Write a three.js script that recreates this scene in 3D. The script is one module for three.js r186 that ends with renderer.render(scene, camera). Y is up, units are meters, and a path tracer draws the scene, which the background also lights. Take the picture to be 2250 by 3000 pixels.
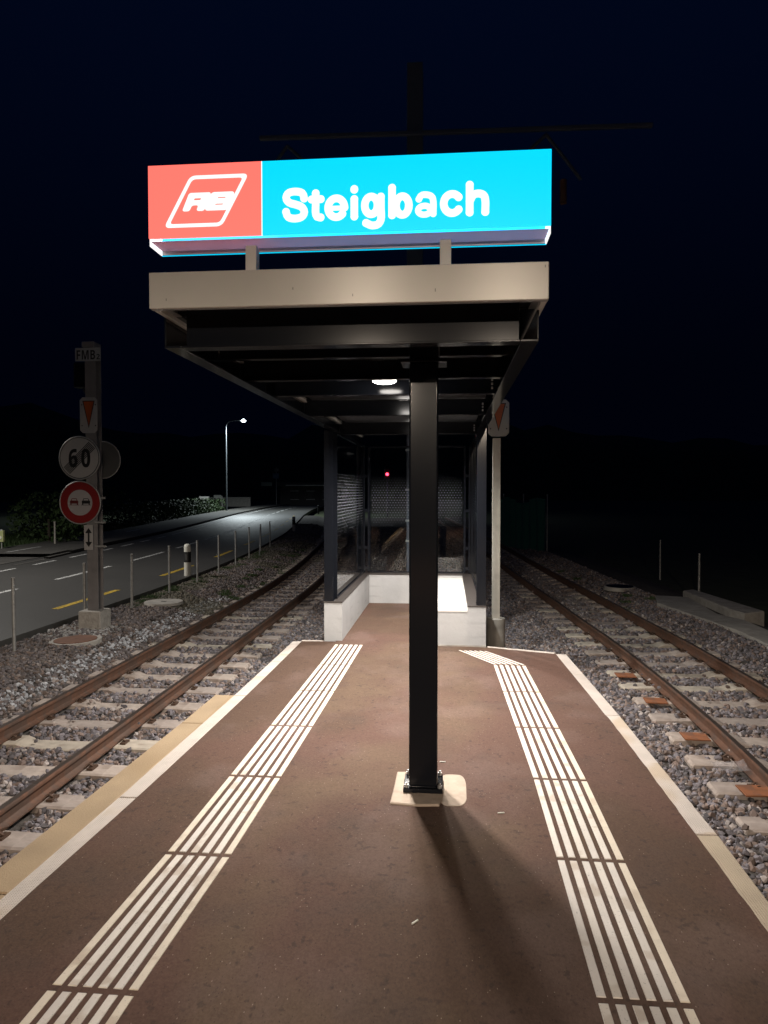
import * as THREE from 'three';
import { RoundedBoxGeometry } from 'three/addons/geometries/RoundedBoxGeometry.js';
import { mergeGeometries, toCreasedNormals, mergeVertices } from 'three/addons/utils/BufferGeometryUtils.js';
import { RectAreaLightUniformsLib } from 'three/addons/lights/RectAreaLightUniformsLib.js';
import { TextGeometry } from 'three/addons/geometries/TextGeometry.js';
import { FontLoader } from 'three/addons/loaders/FontLoader.js';

// ------------------------------------------------------------------ camera, sky, moon, exposure
// metres; x right, y up (0 = platform surface), the platform runs away along -z
const scene = new THREE.Scene();
const camera = new THREE.PerspectiveCamera(71.6, 768 / 1024, 0.05, 900);
camera.rotation.order = 'YXZ';
camera.position.set(0, 1.88, 0);
camera.rotation.set(THREE.MathUtils.degToRad(-1.72), THREE.MathUtils.degToRad(5.2), 0);
scene.add(camera);
const renderer = new THREE.WebGLRenderer({ antialias: true });
renderer.toneMapping = THREE.LinearToneMapping;
renderer.toneMappingExposure = 1;
renderer.shadowMap.enabled = true;
RectAreaLightUniformsLib.init();
{
  const W = 64, H = 32, data = new Float32Array(W * H * 4);
  for (let j = 0; j < H; j++) for (let i = 0; i < W; i++) {
    const e = ((j + 0.5) / H - 0.5) * 2, k = (j * W + i) * 4, low = Math.exp(-Math.max(0, e) * 3);
    const w = THREE.MathUtils.smoothstep(e, 0, 0.6); data[k] = 0.0002 + 0.0004 * w; data[k + 1] = 0.0004 + 0.0024 * w; data[k + 2] = 0.0020 + 0.0110 * w; data[k + 3] = 1;
  }
  const sky = new THREE.DataTexture(data, W, H, THREE.RGBAFormat, THREE.FloatType);
  sky.mapping = THREE.EquirectangularReflectionMapping; sky.magFilter = THREE.LinearFilter; sky.needsUpdate = true;
  scene.background = sky; scene.environment = sky;
}
const moon = new THREE.DirectionalLight(0xcfdcff, 0.004);
moon.position.set(-30, 60, 20); moon.target.position.set(0, 0, -15); moon.castShadow = true;
Object.assign(moon.shadow.camera, { left: -60, right: 60, top: 60, bottom: -60, near: 1, far: 200 });
scene.add(moon, moon.target);
const LAMP_WARM = new THREE.Color(1, 0.94, 0.875);
const LAMP_REAR = new THREE.Color(1, 0.83, 0.66);
const LAMP_COOL = new THREE.Color(0.86, 0.97, 1);

// ------------------------------------------------------------------ helpers
const V = (x, y, d) => new THREE.Vector3(x, y, -d);
let seed = 7;
const rnd = () => { seed = (seed + 0x6d2b79f5) | 0; let t = Math.imul(seed ^ (seed >>> 15), 1 | seed); t = (t + Math.imul(t ^ (t >>> 7), 61 | t)) ^ t; return ((t ^ (t >>> 14)) >>> 0) / 4294967296; };
const rr = (a, b) => a + (b - a) * rnd();
const lerp = THREE.MathUtils.lerp, clamp = THREE.MathUtils.clamp, sstep = THREE.MathUtils.smoothstep;
const taken = {};
function numbered(n) { const k = taken[n] = (taken[n] ?? -1) + 1; return k ? n + '_' + String(k).padStart(3, '0') : n; }
function thing(name, label, category, pos = [0, 0, 0], turn = 0, group) {
  const o = new THREE.Group(); o.name = numbered(name); o.position.set(pos[0], pos[1], -pos[2]); o.rotation.y = turn;
  o.userData = { label, category }; if (group) o.userData.group = group;
  scene.add(o); return o;
}
function structure(name, label, category) {
  const o = new THREE.Group(); o.name = numbered(name); o.userData = { kind: 'structure', label, category }; scene.add(o); return o;
}
function part(name, geo, mat, parent, label) {
  const m = new THREE.Mesh(geo, mat); m.name = parent === scene ? numbered(name) : name; m.castShadow = m.receiveShadow = true;
  if (label) m.userData.label = label;
  parent.add(m); return m;
}
function tag(o, label, category, group, kind) { Object.assign(o.userData, { label, category }); if (group) o.userData.group = group; if (kind) o.userData.kind = kind; return o; }
// uv in metres from the dominant axis of each face
function uvm(g, s = 1) {
  g = g.index ? g.toNonIndexed() : g;
  const p = g.attributes.position, uv = new Float32Array(p.count * 2), a = new THREE.Vector3(), b = new THREE.Vector3(), c = new THREE.Vector3();
  for (let i = 0; i < p.count; i += 3) {
    a.fromBufferAttribute(p, i); b.fromBufferAttribute(p, i + 1).sub(a); c.fromBufferAttribute(p, i + 2).sub(a); b.cross(c);
    const ax = Math.abs(b.x), ay = Math.abs(b.y), az = Math.abs(b.z);
    for (let k = 0; k < 3; k++) {
      a.fromBufferAttribute(p, i + k);
      const [u, v] = ay >= ax && ay >= az ? [a.x, a.z] : ax >= az ? [a.z, a.y] : [a.x, a.y];
      uv[(i + k) * 2] = u * s; uv[(i + k) * 2 + 1] = v * s;
    }
  }
  g.setAttribute('uv', new THREE.BufferAttribute(uv, 2));
  return g;
}
// box given by its extents (d = distance along the platform, positive ahead)
function bx(x0, x1, y0, y1, d0, d1, r = 0.004) {
  const w = x1 - x0, h = y1 - y0, l = d1 - d0, q = Math.min(r, w * 0.45, h * 0.45, l * 0.45);
  const g = q > 0.0008 ? new RoundedBoxGeometry(w, h, l, 1, q) : new THREE.BoxGeometry(w, h, l);
  g.translate((x0 + x1) / 2, (y0 + y1) / 2, -(d0 + d1) / 2);
  return uvm(g);
}
const merge = (list) => mergeGeometries(list.map((g) => { g = g.index ? g.toNonIndexed() : g; for (const k of Object.keys(g.attributes)) if (!['position', 'normal', 'uv'].includes(k)) g.deleteAttribute(k); g.clearGroups?.(); return g; }));
function cyl(r0, r1, h, n = 20) { return new THREE.CylinderGeometry(r0, r1, h, n); }
function tube(pts, r, seg = 12, rad = 6) { return new THREE.TubeGeometry(new THREE.CatmullRomCurve3(pts), seg, r, rad, false); }
function interp(tab, d) {
  if (d <= tab[0][0]) { const [a, b] = tab; return a[1] + (d - a[0]) * (b[1] - a[1]) / (b[0] - a[0]); }
  for (let i = 1; i < tab.length; i++) if (d <= tab[i][0]) {
    const p0 = tab[Math.max(0, i - 2)], p1 = tab[i - 1], p2 = tab[i], p3 = tab[Math.min(tab.length - 1, i + 1)], t = (d - p1[0]) / (p2[0] - p1[0]), w = p2[0] - p1[0];
    const m1 = (p2[1] - p0[1]) / (p2[0] - p0[0]) * w, m2 = (p3[1] - p1[1]) / (p3[0] - p1[0]) * w, t2 = t * t, t3 = t2 * t;
    return (2 * t3 - 3 * t2 + 1) * p1[1] + (t3 - 2 * t2 + t) * m1 + (-2 * t3 + 3 * t2) * p2[1] + (t3 - t2) * m2;
  }
  const b = tab[tab.length - 1], a = tab[tab.length - 2]; return b[1] + (d - b[0]) * (b[1] - a[1]) / (b[0] - a[0]);
}
// noise
const HASH = new Float32Array(65536); for (let i = 0; i < 65536; i++) HASH[i] = rnd();
const hsh = (x, y) => HASH[((Math.imul(x, 374761393) + Math.imul(y, 668265263)) >>> 3) & 65535];
function vn(x, y, px = 1e6) {
  const xi = Math.floor(x), yi = Math.floor(y), fx = x - xi, fy = y - yi, u = fx * fx * (3 - 2 * fx), v = fy * fy * (3 - 2 * fy), w = (k) => ((k % px) + px) % px;
  const x0 = w(xi), x1 = w(xi + 1), y0 = w(yi), y1 = w(yi + 1);
  return lerp(lerp(hsh(x0, y0), hsh(x1, y0), u), lerp(hsh(x0, y1), hsh(x1, y1), u), v);
}
function fbm(x, y, oct = 4, px = 1e6) { let s = 0, a = 0.5, n = 0; for (let i = 0; i < oct; i++) { s += a * vn(x + i * 17 * (px > 1e5), y + i * 31 * (px > 1e5), px); n += a; a *= 0.5; x *= 2; y *= 2; px *= 2; } return s / n; }
const enc = (c) => Math.round(255 * clamp(c <= 0.0031308 ? c * 12.92 : 1.055 * Math.pow(c, 1 / 2.4) - 0.055, 0, 1));
// texture from f(u, v) -> linear rgb (colour) or a number (data)
function tex(w, h, f, color = true, rx = 1, ry = rx) {
  const data = new Uint8Array(w * h * 4);
  for (let j = 0; j < h; j++) for (let i = 0; i < w; i++) {
    const c = f((i + 0.5) / w, (j + 0.5) / h), k = (j * w + i) * 4;
    if (color) { data[k] = enc(c[0]); data[k + 1] = enc(c[1]); data[k + 2] = enc(c[2]); } else data[k] = data[k + 1] = data[k + 2] = Math.round(255 * clamp(c, 0, 1));
    data[k + 3] = 255;
  }
  const t = new THREE.DataTexture(data, w, h); t.wrapS = t.wrapT = THREE.RepeatWrapping; t.magFilter = THREE.LinearFilter; t.minFilter = THREE.LinearMipmapLinearFilter; t.generateMipmaps = true;
  if (color) t.colorSpace = THREE.SRGBColorSpace;
  t.repeat.set(rx, ry); t.needsUpdate = true; return t;
}
const rgb = (r, g, b) => new THREE.Color().setRGB(r, g, b);
const mixc = (a, b, t) => [lerp(a[0], b[0], t), lerp(a[1], b[1], t), lerp(a[2], b[2], t)];
const std = (o) => new THREE.MeshStandardMaterial(o);

// ------------------------------------------------------------------ materials
const fineBump = tex(512, 512, (u, v) => 0.6 * vn(u * 128, v * 128, 128) + 0.4 * vn(u * 64, v * 64, 64), false, 2);
const roughBump = tex(512, 512, (u, v) => fbm(u * 16, v * 16, 5, 16), false, 1);
// platform asphalt: one field of 4.4 m x 11.6 m, laid along the platform
const AX0 = -2.4, AD0 = 0.8, AW = 4.4, AL = 11.6;
const asphaltMap = tex(1536, 2048, (u, v) => {
  const x = AX0 + u * AW, d = AD0 + v * AL;
  let c = [0.111, 0.064, 0.049];
  const big = fbm(x * 1.1 + 3, d * 0.8, 4), mid = fbm(x * 4, d * 4 + 9, 4), tan = fbm(x * 1.7 + 20, d * 1.3 + 5, 5);
  c = mixc(c, [0.090, 0.057, 0.040], sstep(big, 0.4, 0.65) * 0.8);
  c = mixc(c, [0.142, 0.098, 0.064], sstep(tan, 0.4, 0.7) * 0.55 * (1 - sstep(Math.abs(x + 0.3), 0.55, 1.25) * 0.85));
  c = mixc(c, [0.08, 0.058, 0.049], sstep(mid, 0.48, 0.85) * 0.35);
  c = mixc(c, [0.18, 0.125, 0.108], sstep(fbm(x * 2.6 + 40, d * 2.0, 5), 0.5, 0.78) * 0.3);
  c = mixc(c, [0.045, 0.033, 0.028], sstep(fbm(x * 30 + 7, d * 30, 4), 0.66, 0.8) * 0.45);
  const sp = hsh(Math.floor(u * 1536), Math.floor(v * 2048)), gr = 0.78 + 0.44 * (0.5 * vn(x * 110, d * 90) + 0.5 * sp);
  c = c.map((k) => k * gr);
  c = c.map((k) => k * 0.95);
  if (sp > 0.9991) c = mixc(c, [0.5, 0.42, 0.35], 0.7);
  if (sp < 0.004) c = mixc(c, [0.03, 0.024, 0.02], 0.7);
  return c;
});
const asphaltBump = tex(1024, 1024, (u, v) => 0.55 * vn(u * 340, v * 340, 340) + 0.45 * fbm(u * 60, v * 60, 3, 60), false, 2.2, 5.8);
const M = {};
M.asphalt = new THREE.MeshPhysicalMaterial({ map: asphaltMap, roughness: 0.85, specularIntensity: 0.3, bumpMap: asphaltBump, bumpScale: 0.0016 });
const concMap = tex(1024, 1024, (u, v) => {
  const n = fbm(u * 8, v * 8, 5, 8), s = fbm(u * 4, v * 40, 3, 4), k = 0.9 + 0.2 * n;
  return [0.41 * k, 0.41 * k, 0.41 * k].map((q) => q * (1 - 0.14 * sstep(s, 0.6, 0.8)) * (vn(u * 200, v * 200, 200) > 0.93 ? 0.86 : 1));
}, true, 0.6);
M.wallConcrete = std({ map: concMap, roughness: 0.75, bumpMap: roughBump, bumpScale: 0.003 });
M.seat = std({ map: tex(512, 512, (u, v) => { const n = fbm(u * 6, v * 6, 5, 6), k = 0.96 + 0.1 * n; const w = sstep(fbm(u * 3, v * 24, 4, 3), 0.6, 0.8) * 0.15; return [0.74 * k, 0.71 * k - w * 0.2, 0.67 * k - w * 0.35]; }, true, 0.8), roughness: 0.6, bumpMap: roughBump, bumpScale: 0.001 });
M.oldConcrete = std({ map: tex(512, 512, (u, v) => { const n = fbm(u * 10, v * 10, 5, 10), k = 0.7 + 0.6 * n; return [0.36 * k, 0.335 * k, 0.30 * k]; }, true, 0.9), roughness: 0.9, bumpMap: roughBump, bumpScale: 0.006 });
const sleeperTone = (a, b, c, r) => std({ map: tex(256, 256, (u, v) => { const n = fbm(u * 9 + r, v * 9 + r, 4), st = sstep(fbm(u * 4 + r * 3, v * 4, 4), 0.55, 0.8); return mixc([a * (0.75 + 0.5 * n), b * (0.75 + 0.5 * n), c * (0.75 + 0.5 * n)], [0.16, 0.11, 0.085], st * 0.5); }, true, 1.3), roughness: 0.92, bumpMap: roughBump, bumpScale: 0.005 });
M.sleeper = [sleeperTone(0.36, 0.30, 0.26, 1), sleeperTone(0.31, 0.26, 0.23, 5), sleeperTone(0.39, 0.34, 0.28, 9)];
// tactile coping: pale stone with rows of small dimples
const dimple = tex(256, 256, (u, v) => { const x = (u * 8) % 1 - 0.5, y = (v * 8) % 1 - 0.5; return 1 - sstep(0.34 - Math.hypot(x, y * 0.8), 0, 0.12); }, false, 10);
const copingTone = (r, warm, base = [0.55, 0.485, 0.435]) => std({ map: tex(512, 512, (u, v) => {
  const n = fbm(u * 8 + r, v * 8, 5), st = sstep(fbm(u * 2 + r * 7, v * 1.4 + r, 4), 0.57, 0.72) * warm, k = 0.86 + 0.26 * n;
  return mixc(base.map((q) => q * k), [0.47, 0.34, 0.2], st * 0.65);
}, true, 1), roughness: 0.8, bumpMap: dimple, bumpScale: -0.0025 });
M.coping = [copingTone(1, 0.5), copingTone(4, 1), copingTone(9, 0.8), copingTone(14, 1, [0.47, 0.385, 0.285])];
M.ledge = std({ map: tex(512, 512, (u, v) => { const n = fbm(u * 8, v * 8, 5, 8), st = sstep(fbm(u * 3 + 2, v * 3 + 5, 4), 0.5, 0.75), k = 0.8 + 0.4 * n; return mixc([0.34 * k, 0.25 * k, 0.155 * k], [0.27, 0.185, 0.10], st * 0.55); }, true, 0.5), roughness: 0.88, bumpMap: fineBump, bumpScale: 0.002 });
const barTone = (a, b, c, r) => std({ map: tex(256, 512, (u, v) => { const n = fbm(u * 6 + r, v * 12 + r, 5), st = sstep(fbm(u * 3 + r, v * 9 + r * 2, 4), 0.58, 0.78), k = 0.9 + 0.2 * n; return mixc([a * k, b * k, c * k], [0.42, 0.33, 0.25], st * 0.55).map((q) => vn(u * 90 + r, v * 180) > 0.93 ? q * 0.55 : q); }, true, 2, 1), roughness: 0.7, bumpMap: roughBump, bumpScale: 0.0015 });
M.bar = [barTone(0.70, 0.645, 0.58, 1), barTone(0.65, 0.60, 0.55, 5), barTone(0.68, 0.60, 0.49, 11)];
M.steel = new THREE.MeshPhysicalMaterial({ color: rgb(0.008, 0.0092, 0.0125), roughness: 0.13, specularIntensity: 0.5 });
M.deck = std({ color: rgb(0.016, 0.017, 0.022), roughness: 0.55 });
M.sill = std({ map: tex(256, 256, (u, v) => { const k = 0.8 + 0.4 * fbm(u * 8, v * 8, 4, 8), s = vn(u * 60, v * 60, 60) > 0.95 ? 3 : 1; return [0.05 * k * s, 0.042 * k * s, 0.038 * k * s]; }, true, 2), roughness: 0.42, metalness: 0.1 });
M.fascia = new THREE.MeshPhysicalMaterial({ map: tex(1024, 256, (u, v) => {
  let k = 0.95 + 0.08 * fbm(u * 10, v * 3, 4, 10), c = [0.66 * k, 0.635 * k, 0.585 * k];
  const sm = Math.max(0, 1 - Math.hypot((u - 0.18) / 0.012 - (v - 0.4) * 3, (v - 0.38) / 0.12)) * sstep(fbm(u * 200, v * 40, 3), 0.35, 0.6);
  c = c.map((q) => q * (1 - 0.55 * sm)); if (hsh(Math.floor(u * 500), Math.floor(v * 80)) > 0.9996) c = c.map((q) => q * 0.35); return c;
}, true, 0.5, 1), roughness: 0.34, metalness: 0.14, anisotropy: 0.85, anisotropyRotation: Math.PI / 2 });
M.mortar = std({ map: tex(256, 256, (u, v) => { const k = 0.8 + 0.4 * fbm(u * 8, v * 8, 5, 8); return [0.45 * k, 0.36 * k, 0.285 * k]; }, true, 3), roughness: 0.9, bumpMap: roughBump, bumpScale: 0.003 });
M.alu = std({ color: rgb(0.42, 0.42, 0.42), roughness: 0.42, metalness: 0.75 });
M.signUnder = new THREE.MeshPhysicalMaterial({ color: rgb(0.30, 0.16, 0.19), roughness: 1, transmission: 0.55, thickness: 0, side: THREE.DoubleSide });
M.signCase = std({ color: rgb(0.72, 0.72, 0.74), roughness: 0.5, metalness: 0.1 });
M.aluPaint = std({ color: rgb(0.62, 0.6, 0.56), roughness: 0.5, metalness: 0.3 });
M.galv = std({ map: tex(256, 256, (u, v) => { const k = 0.75 + 0.5 * fbm(u * 12, v * 12, 4, 12); return [0.36 * k, 0.36 * k, 0.35 * k]; }, true, 3), roughness: 0.5, metalness: 0.55 });
M.mast = std({ map: tex(256, 256, (u, v) => { const k = 0.8 + 0.4 * fbm(u * 8, v * 8, 4, 8); return [0.19 * k, 0.18 * k, 0.18 * k]; }, true, 1.5), roughness: 0.6, metalness: 0.25 });
M.lampPole = std({ color: rgb(0.09, 0.10, 0.11), roughness: 0.5, metalness: 0.2 });
M.mastDark = std({ color: rgb(0.085, 0.095, 0.125), roughness: 0.6, metalness: 0.2 });
M.postPale = std({ map: tex(256, 256, (u, v) => { const k = 0.8 + 0.4 * fbm(u * 8, v * 8, 4, 8); return [0.45 * k, 0.42 * k, 0.37 * k]; }, true, 1.5), roughness: 0.55, metalness: 0.2 });
M.rail = std({ map: tex(512, 512, (u, v) => { const n = fbm(u * 20, v * 20, 5, 20), k = 0.7 + 0.6 * n; return mixc([0.115 * k, 0.056 * k, 0.034 * k], [0.07, 0.05, 0.04], sstep(fbm(u * 5, v * 9, 3), 0.5, 0.7) * 0.6); }, true, 1.2), roughness: 0.75, metalness: 0.25, bumpMap: roughBump, bumpScale: 0.003 });
M.railTop = std({ map: tex(256, 256, (u, v) => { const k = 0.75 + 0.5 * fbm(u * 6, v * 16, 4); return [0.17 * k, 0.135 * k, 0.115 * k]; }, true, 1), roughness: 0.38, metalness: 0.8 });
M.clip = std({ color: rgb(0.085, 0.05, 0.034), roughness: 0.7, metalness: 0.4 });
M.rust = std({ map: tex(256, 256, (u, v) => { const n = fbm(u * 7, v * 7, 5, 7), k = 0.75 + 0.5 * n; return mixc([0.23 * k, 0.085 * k, 0.035 * k], [0.16, 0.07, 0.04], sstep(fbm(u * 4 + 3, v * 4, 4), 0.5, 0.7)); }, true, 3), roughness: 0.85, bumpMap: roughBump, bumpScale: 0.002 });
M.rustDark = std({ map: tex(256, 256, (u, v) => { const k = 0.7 + 0.6 * fbm(u * 8, v * 8, 5, 8); return [0.15 * k, 0.068 * k, 0.04 * k]; }, true, 1.5), roughness: 0.85, bumpMap: roughBump, bumpScale: 0.003 });
M.road = std({ map: tex(1024, 1024, (u, v) => { const k = 0.8 + 0.25 * fbm(u * 6, v * 6, 4, 6) + 0.2 * vn(u * 400, v * 400, 400); return [0.066 * k, 0.064 * k, 0.06 * k]; }, true, 0.12), roughness: 0.54, bumpMap: fineBump, bumpScale: 0.002 });
M.path = std({ map: tex(512, 512, (u, v) => { const k = 0.7 + 0.6 * fbm(u * 8, v * 8, 5, 8); return [0.085 * k, 0.08 * k, 0.072 * k]; }, true, 0.3), roughness: 0.85 });
M.white = std({ map: tex(256, 256, (u, v) => { const w = sstep(fbm(u * 20, v * 20, 4, 20), 0.3, 0.55), k = 0.4 + 0.6 * w; return [0.62 * k, 0.62 * k, 0.6 * k]; }, true, 1.2), roughness: 0.6 });
M.yellow = std({ map: tex(256, 256, (u, v) => { const w = sstep(fbm(u * 20, v * 20, 4, 20), 0.3, 0.55), k = 0.5 + 0.5 * w; return [0.62 * k, 0.42 * k, 0.06 * k]; }, true, 1.2), roughness: 0.6 });
M.bed = std({ map: tex(512, 512, (u, v) => { const k = 0.5 + fbm(u * 24, v * 24, 4, 24); return [0.055 * k, 0.046 * k, 0.04 * k]; }, true, 0.5), roughness: 0.95, bumpMap: roughBump, bumpScale: 0.03 });
M.soil = std({ map: tex(512, 512, (u, v) => { const k = 0.5 + fbm(u * 12, v * 12, 5, 12); return [0.045 * k, 0.055 * k, 0.025 * k]; }, true, 0.25), roughness: 0.95 });
M.leaf = std({ color: rgb(0.042, 0.075, 0.021), roughness: 0.7, side: THREE.DoubleSide });
M.bark = std({ color: rgb(0.07, 0.055, 0.04), roughness: 0.9 });
M.signBack = std({ color: rgb(0.1, 0.1, 0.1), roughness: 0.5, metalness: 0.4 });
M.plasticWhite = std({ color: rgb(0.68, 0.67, 0.6), roughness: 0.5 });
M.plasticBlack = std({ color: rgb(0.02, 0.02, 0.02), roughness: 0.5 });
M.glass = new THREE.MeshPhysicalMaterial({ color: rgb(0.80, 0.86, 0.88), roughness: 0.02, transmission: 1, thickness: 0, ior: 1.5 });
M.frit = std({ color: rgb(0.27, 0.28, 0.32), roughness: 0.6 });

const font = await new FontLoader().loadAsync('fonts/droid/droid_sans_bold.typeface.json');

// ------------------------------------------------------------------ alignment tables (metres ahead -> metres across)
const LEFT_EDGE = [[-14, -2.2], [0, -2.02], [2.9, -1.95], [4.2, -1.895], [6.3, -1.845], [8.7, -1.82]];   // inner line of the left coping
const RIGHT_EDGE = [[-14, 1.3], [0, 1.32], [3.15, 1.345], [4, 1.35], [6.05, 1.31], [8.3, 1.23]];
const LEFT_TRACK = [[-6, -3.62], [4, -3.62], [8, -3.62], [13, -3.64], [17, -3.72], [21.5, -4.02], [26, -4.45], [31, -4.98], [40, -6.2], [60, -9.6]];
const RIGHT_TRACK = [[-6, 2.9], [3, 2.97], [5.6, 3.02], [7.2, 3.05], [10.3, 2.96], [12.6, 2.79], [14, 2.7], [17.5, 2.43], [21, 2.2], [28, 1.76], [36, 1.2], [60, -0.8]];
const ROAD_EDGE = [[-30, -6.2], [0, -6.3], [9, -6.32], [14, -6.33], [18, -6.45], [23, -6.78], [30, -7.55], [37, -8.5], [50, -10.7], [66, -13.4], [90, -16.6], [120, -18.5]];
const RAIL_Y = -0.32, SLEEPER_Y = -0.465, ROAD_Y = -0.25;

// ------------------------------------------------------------------ setting: ground, track bed, road
{
  const g = new THREE.PlaneGeometry(700, 700, 1, 1).rotateX(-Math.PI / 2); g.translate(0, -0.75, -150);
  tag(part('ground', uvm(g), M.soil, scene), 'dark grassy ground spreading away behind the tracks', 'ground', null, 'structure');
}
{
  const n = 140, pos = [], uv = [], idx = [];
  for (let i = 0; i <= n; i++) { const a = lerp(-2.2, 2.2, i / n), R = 175, h = 13 + 15 * fbm(i * 0.09 + 3, 7, 3) + 5 * vn(i * 0.8, 2), x = Math.sin(a), d = Math.cos(a);
    for (const [r, y] of [[R, -2], [R + 14, h * 0.62], [R + 34, h], [R + 90, h * 0.7]]) { pos.push(24 + x * r * 1.15, y, -d * r - 22); uv.push(x * r * 0.3, -d * r * 0.3); }
    if (i < n) for (let j = 0; j < 3; j++) { const k = i * 4 + j; idx.push(k, k + 4, k + 5, k, k + 5, k + 1); } }
  const g = new THREE.BufferGeometry(); g.setAttribute('position', new THREE.Float32BufferAttribute(pos, 3)); g.setAttribute('uv', new THREE.Float32BufferAttribute(uv, 2)); g.setIndex(idx); g.computeVertexNormals();
  tag(part('hills', g, M.soil, scene), 'black wooded hills closing the night horizon', 'hills', null, 'structure');
}
const bedY = (x, d) => {
  const c = interp(LEFT_TRACK, d), r = interp(RIGHT_TRACK, d), re = interp(ROAD_EDGE, d);
  let y = -0.512;
  const l = c - x;                                   // towards the road
  if (l > 0.9) y = lerp(-0.5, -0.335, sstep(l, 0.9, 1.75));
  if (x - r > 0.95) y = lerp(-0.5, -0.36, sstep(x - r, 0.95, 1.5));
  if (x > r + 2.2) y = lerp(-0.36, -0.72, sstep(x - r, 2.2, 3.4));
  return y + 0.018 * (vn(x * 2.3 + 50, d * 2.3 + 50) - 0.5) - (x < re + 0.1 ? 0.03 : 0);
};
{
  const X0 = -0.4, nx = 60, nd = 130, pos = [], uv = [], idx = [];
  for (let j = 0; j <= nd; j++) for (let i = 0; i <= nx; i++) {
    const d = lerp(-6, 62, Math.pow(j / nd, 1.25)), a = interp(ROAD_EDGE, d) - 0.3, b = interp(RIGHT_TRACK, d) + 3.6, x = lerp(a, b, i / nx);
    pos.push(x, bedY(x, d), -d); uv.push(x, -d);
    if (i < nx && j < nd) { const k = j * (nx + 1) + i; idx.push(k, k + 1, k + nx + 2, k, k + nx + 2, k + nx + 1); }
  }
  const g = new THREE.BufferGeometry(); g.setAttribute('position', new THREE.Float32BufferAttribute(pos, 3)); g.setAttribute('uv', new THREE.Float32BufferAttribute(uv, 2)); g.setIndex(idx); g.computeVertexNormals();
  tag(part('track_bed', g, M.bed, scene), 'brown grit bed under the gravel between road and tracks', 'track bed', null, 'structure');
}
// ribbon between two offsets left of the road's near edge
const roadPt = (d, off) => { const e = 0.5, t = new THREE.Vector2(interp(ROAD_EDGE, d + e) - interp(ROAD_EDGE, d - e), 2 * e).normalize(); return [interp(ROAD_EDGE, d) - off * t.y, d + off * t.x]; };
function ribbon(d0, d1, o0, o1, y, step = 1, drop = 0) {
  const n = Math.max(1, Math.ceil((d1 - d0) / step)), pos = [], uv = [], idx = [];
  const f0 = typeof o0 === 'function' ? o0 : () => o0, f1 = typeof o1 === 'function' ? o1 : () => o1;
  for (let j = 0; j <= n; j++) {
    const d = lerp(d0, d1, j / n), [xa, da] = roadPt(d, f0(d)), [xb, db] = roadPt(d, f1(d));
    const row = drop ? [[xa, y - drop, da], [xa, y, da], [xb, y, db], [xb, y - drop, db]] : [[xa, y, da], [xb, y, db]];
    for (const q of row) { pos.push(q[0], q[1], -q[2]); uv.push(q[0] + (q[1] - y), -q[2]); }
    const m = row.length; if (j < n) for (let i = 0; i < m - 1; i++) { const k = j * m + i; idx.push(k, k + m, k + m + 1, k, k + m + 1, k + 1); }
  }
  let g = new THREE.BufferGeometry(); g.setAttribute('position', new THREE.Float32BufferAttribute(pos, 3)); g.setAttribute('uv', new THREE.Float32BufferAttribute(uv, 2)); g.setIndex(idx);
  g = g.toNonIndexed(); g.computeVertexNormals(); return g;
}
{
  const road = structure('road', 'grey asphalt road with dashed yellow and white lines', 'road');
  part('carriageway', ribbon(-25, 118, 0, 6.35, ROAD_Y, 1, 0.3), M.road, road);
  for (let k = 0; k < 11; k++) { const d = 7.1 + k * 5.02; part('yellow_dash', ribbon(d, d + 2.5, 0.66, 0.8, ROAD_Y + 0.004), M.yellow, road); }
  for (let k = 0; k < 17; k++) { const d = 11.5 + k * 4.75; part('centre_dash', ribbon(d, d + 3.1, 2.92, 3.05, ROAD_Y + 0.004), M.white, road); }
  for (let k = 0; k < 9; k++) { const d = 12.6 + k * 2.35; part('edge_dash', ribbon(d, d + 1.35, 5.28, 5.4, ROAD_Y + 0.004), M.white, road); }
  part('edge_line', ribbon(34, 95, 5.28, 5.38, ROAD_Y + 0.004), M.white, road);
  const off = (d) => 5.75 + 0.25 * sstep(d, 20, 26);
  const walk = structure('pavement', 'raised pavement with a kerb along the far side of the road', 'pavement');
  part('paving', ribbon(-25, 22, 6.3, 9.4, ROAD_Y + 0.012, 1, 0.2), M.path, walk);
  part('paving', ribbon(22, 110, (d) => off(d) + 0.16, 8.8, ROAD_Y + 0.118, 1, 0.2), M.path, walk);
  for (let k = 0; k < 44; k++) { const d = 19.5 + k * 2; part('kerb_stone', ribbon(d + 0.006, d + 1.994, off, (q) => off(q) + 0.15, ROAD_Y + 0.13 * sstep(d, 18.5, 25), 1, 0.25), M.path, walk); }
  for (let k = 0; k < 3; k++) part('painted_dash', ribbon(22.5 + k * 6, 25 + k * 6, 7.6, 7.7, ROAD_Y + 0.124), M.white, walk);
}

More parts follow.
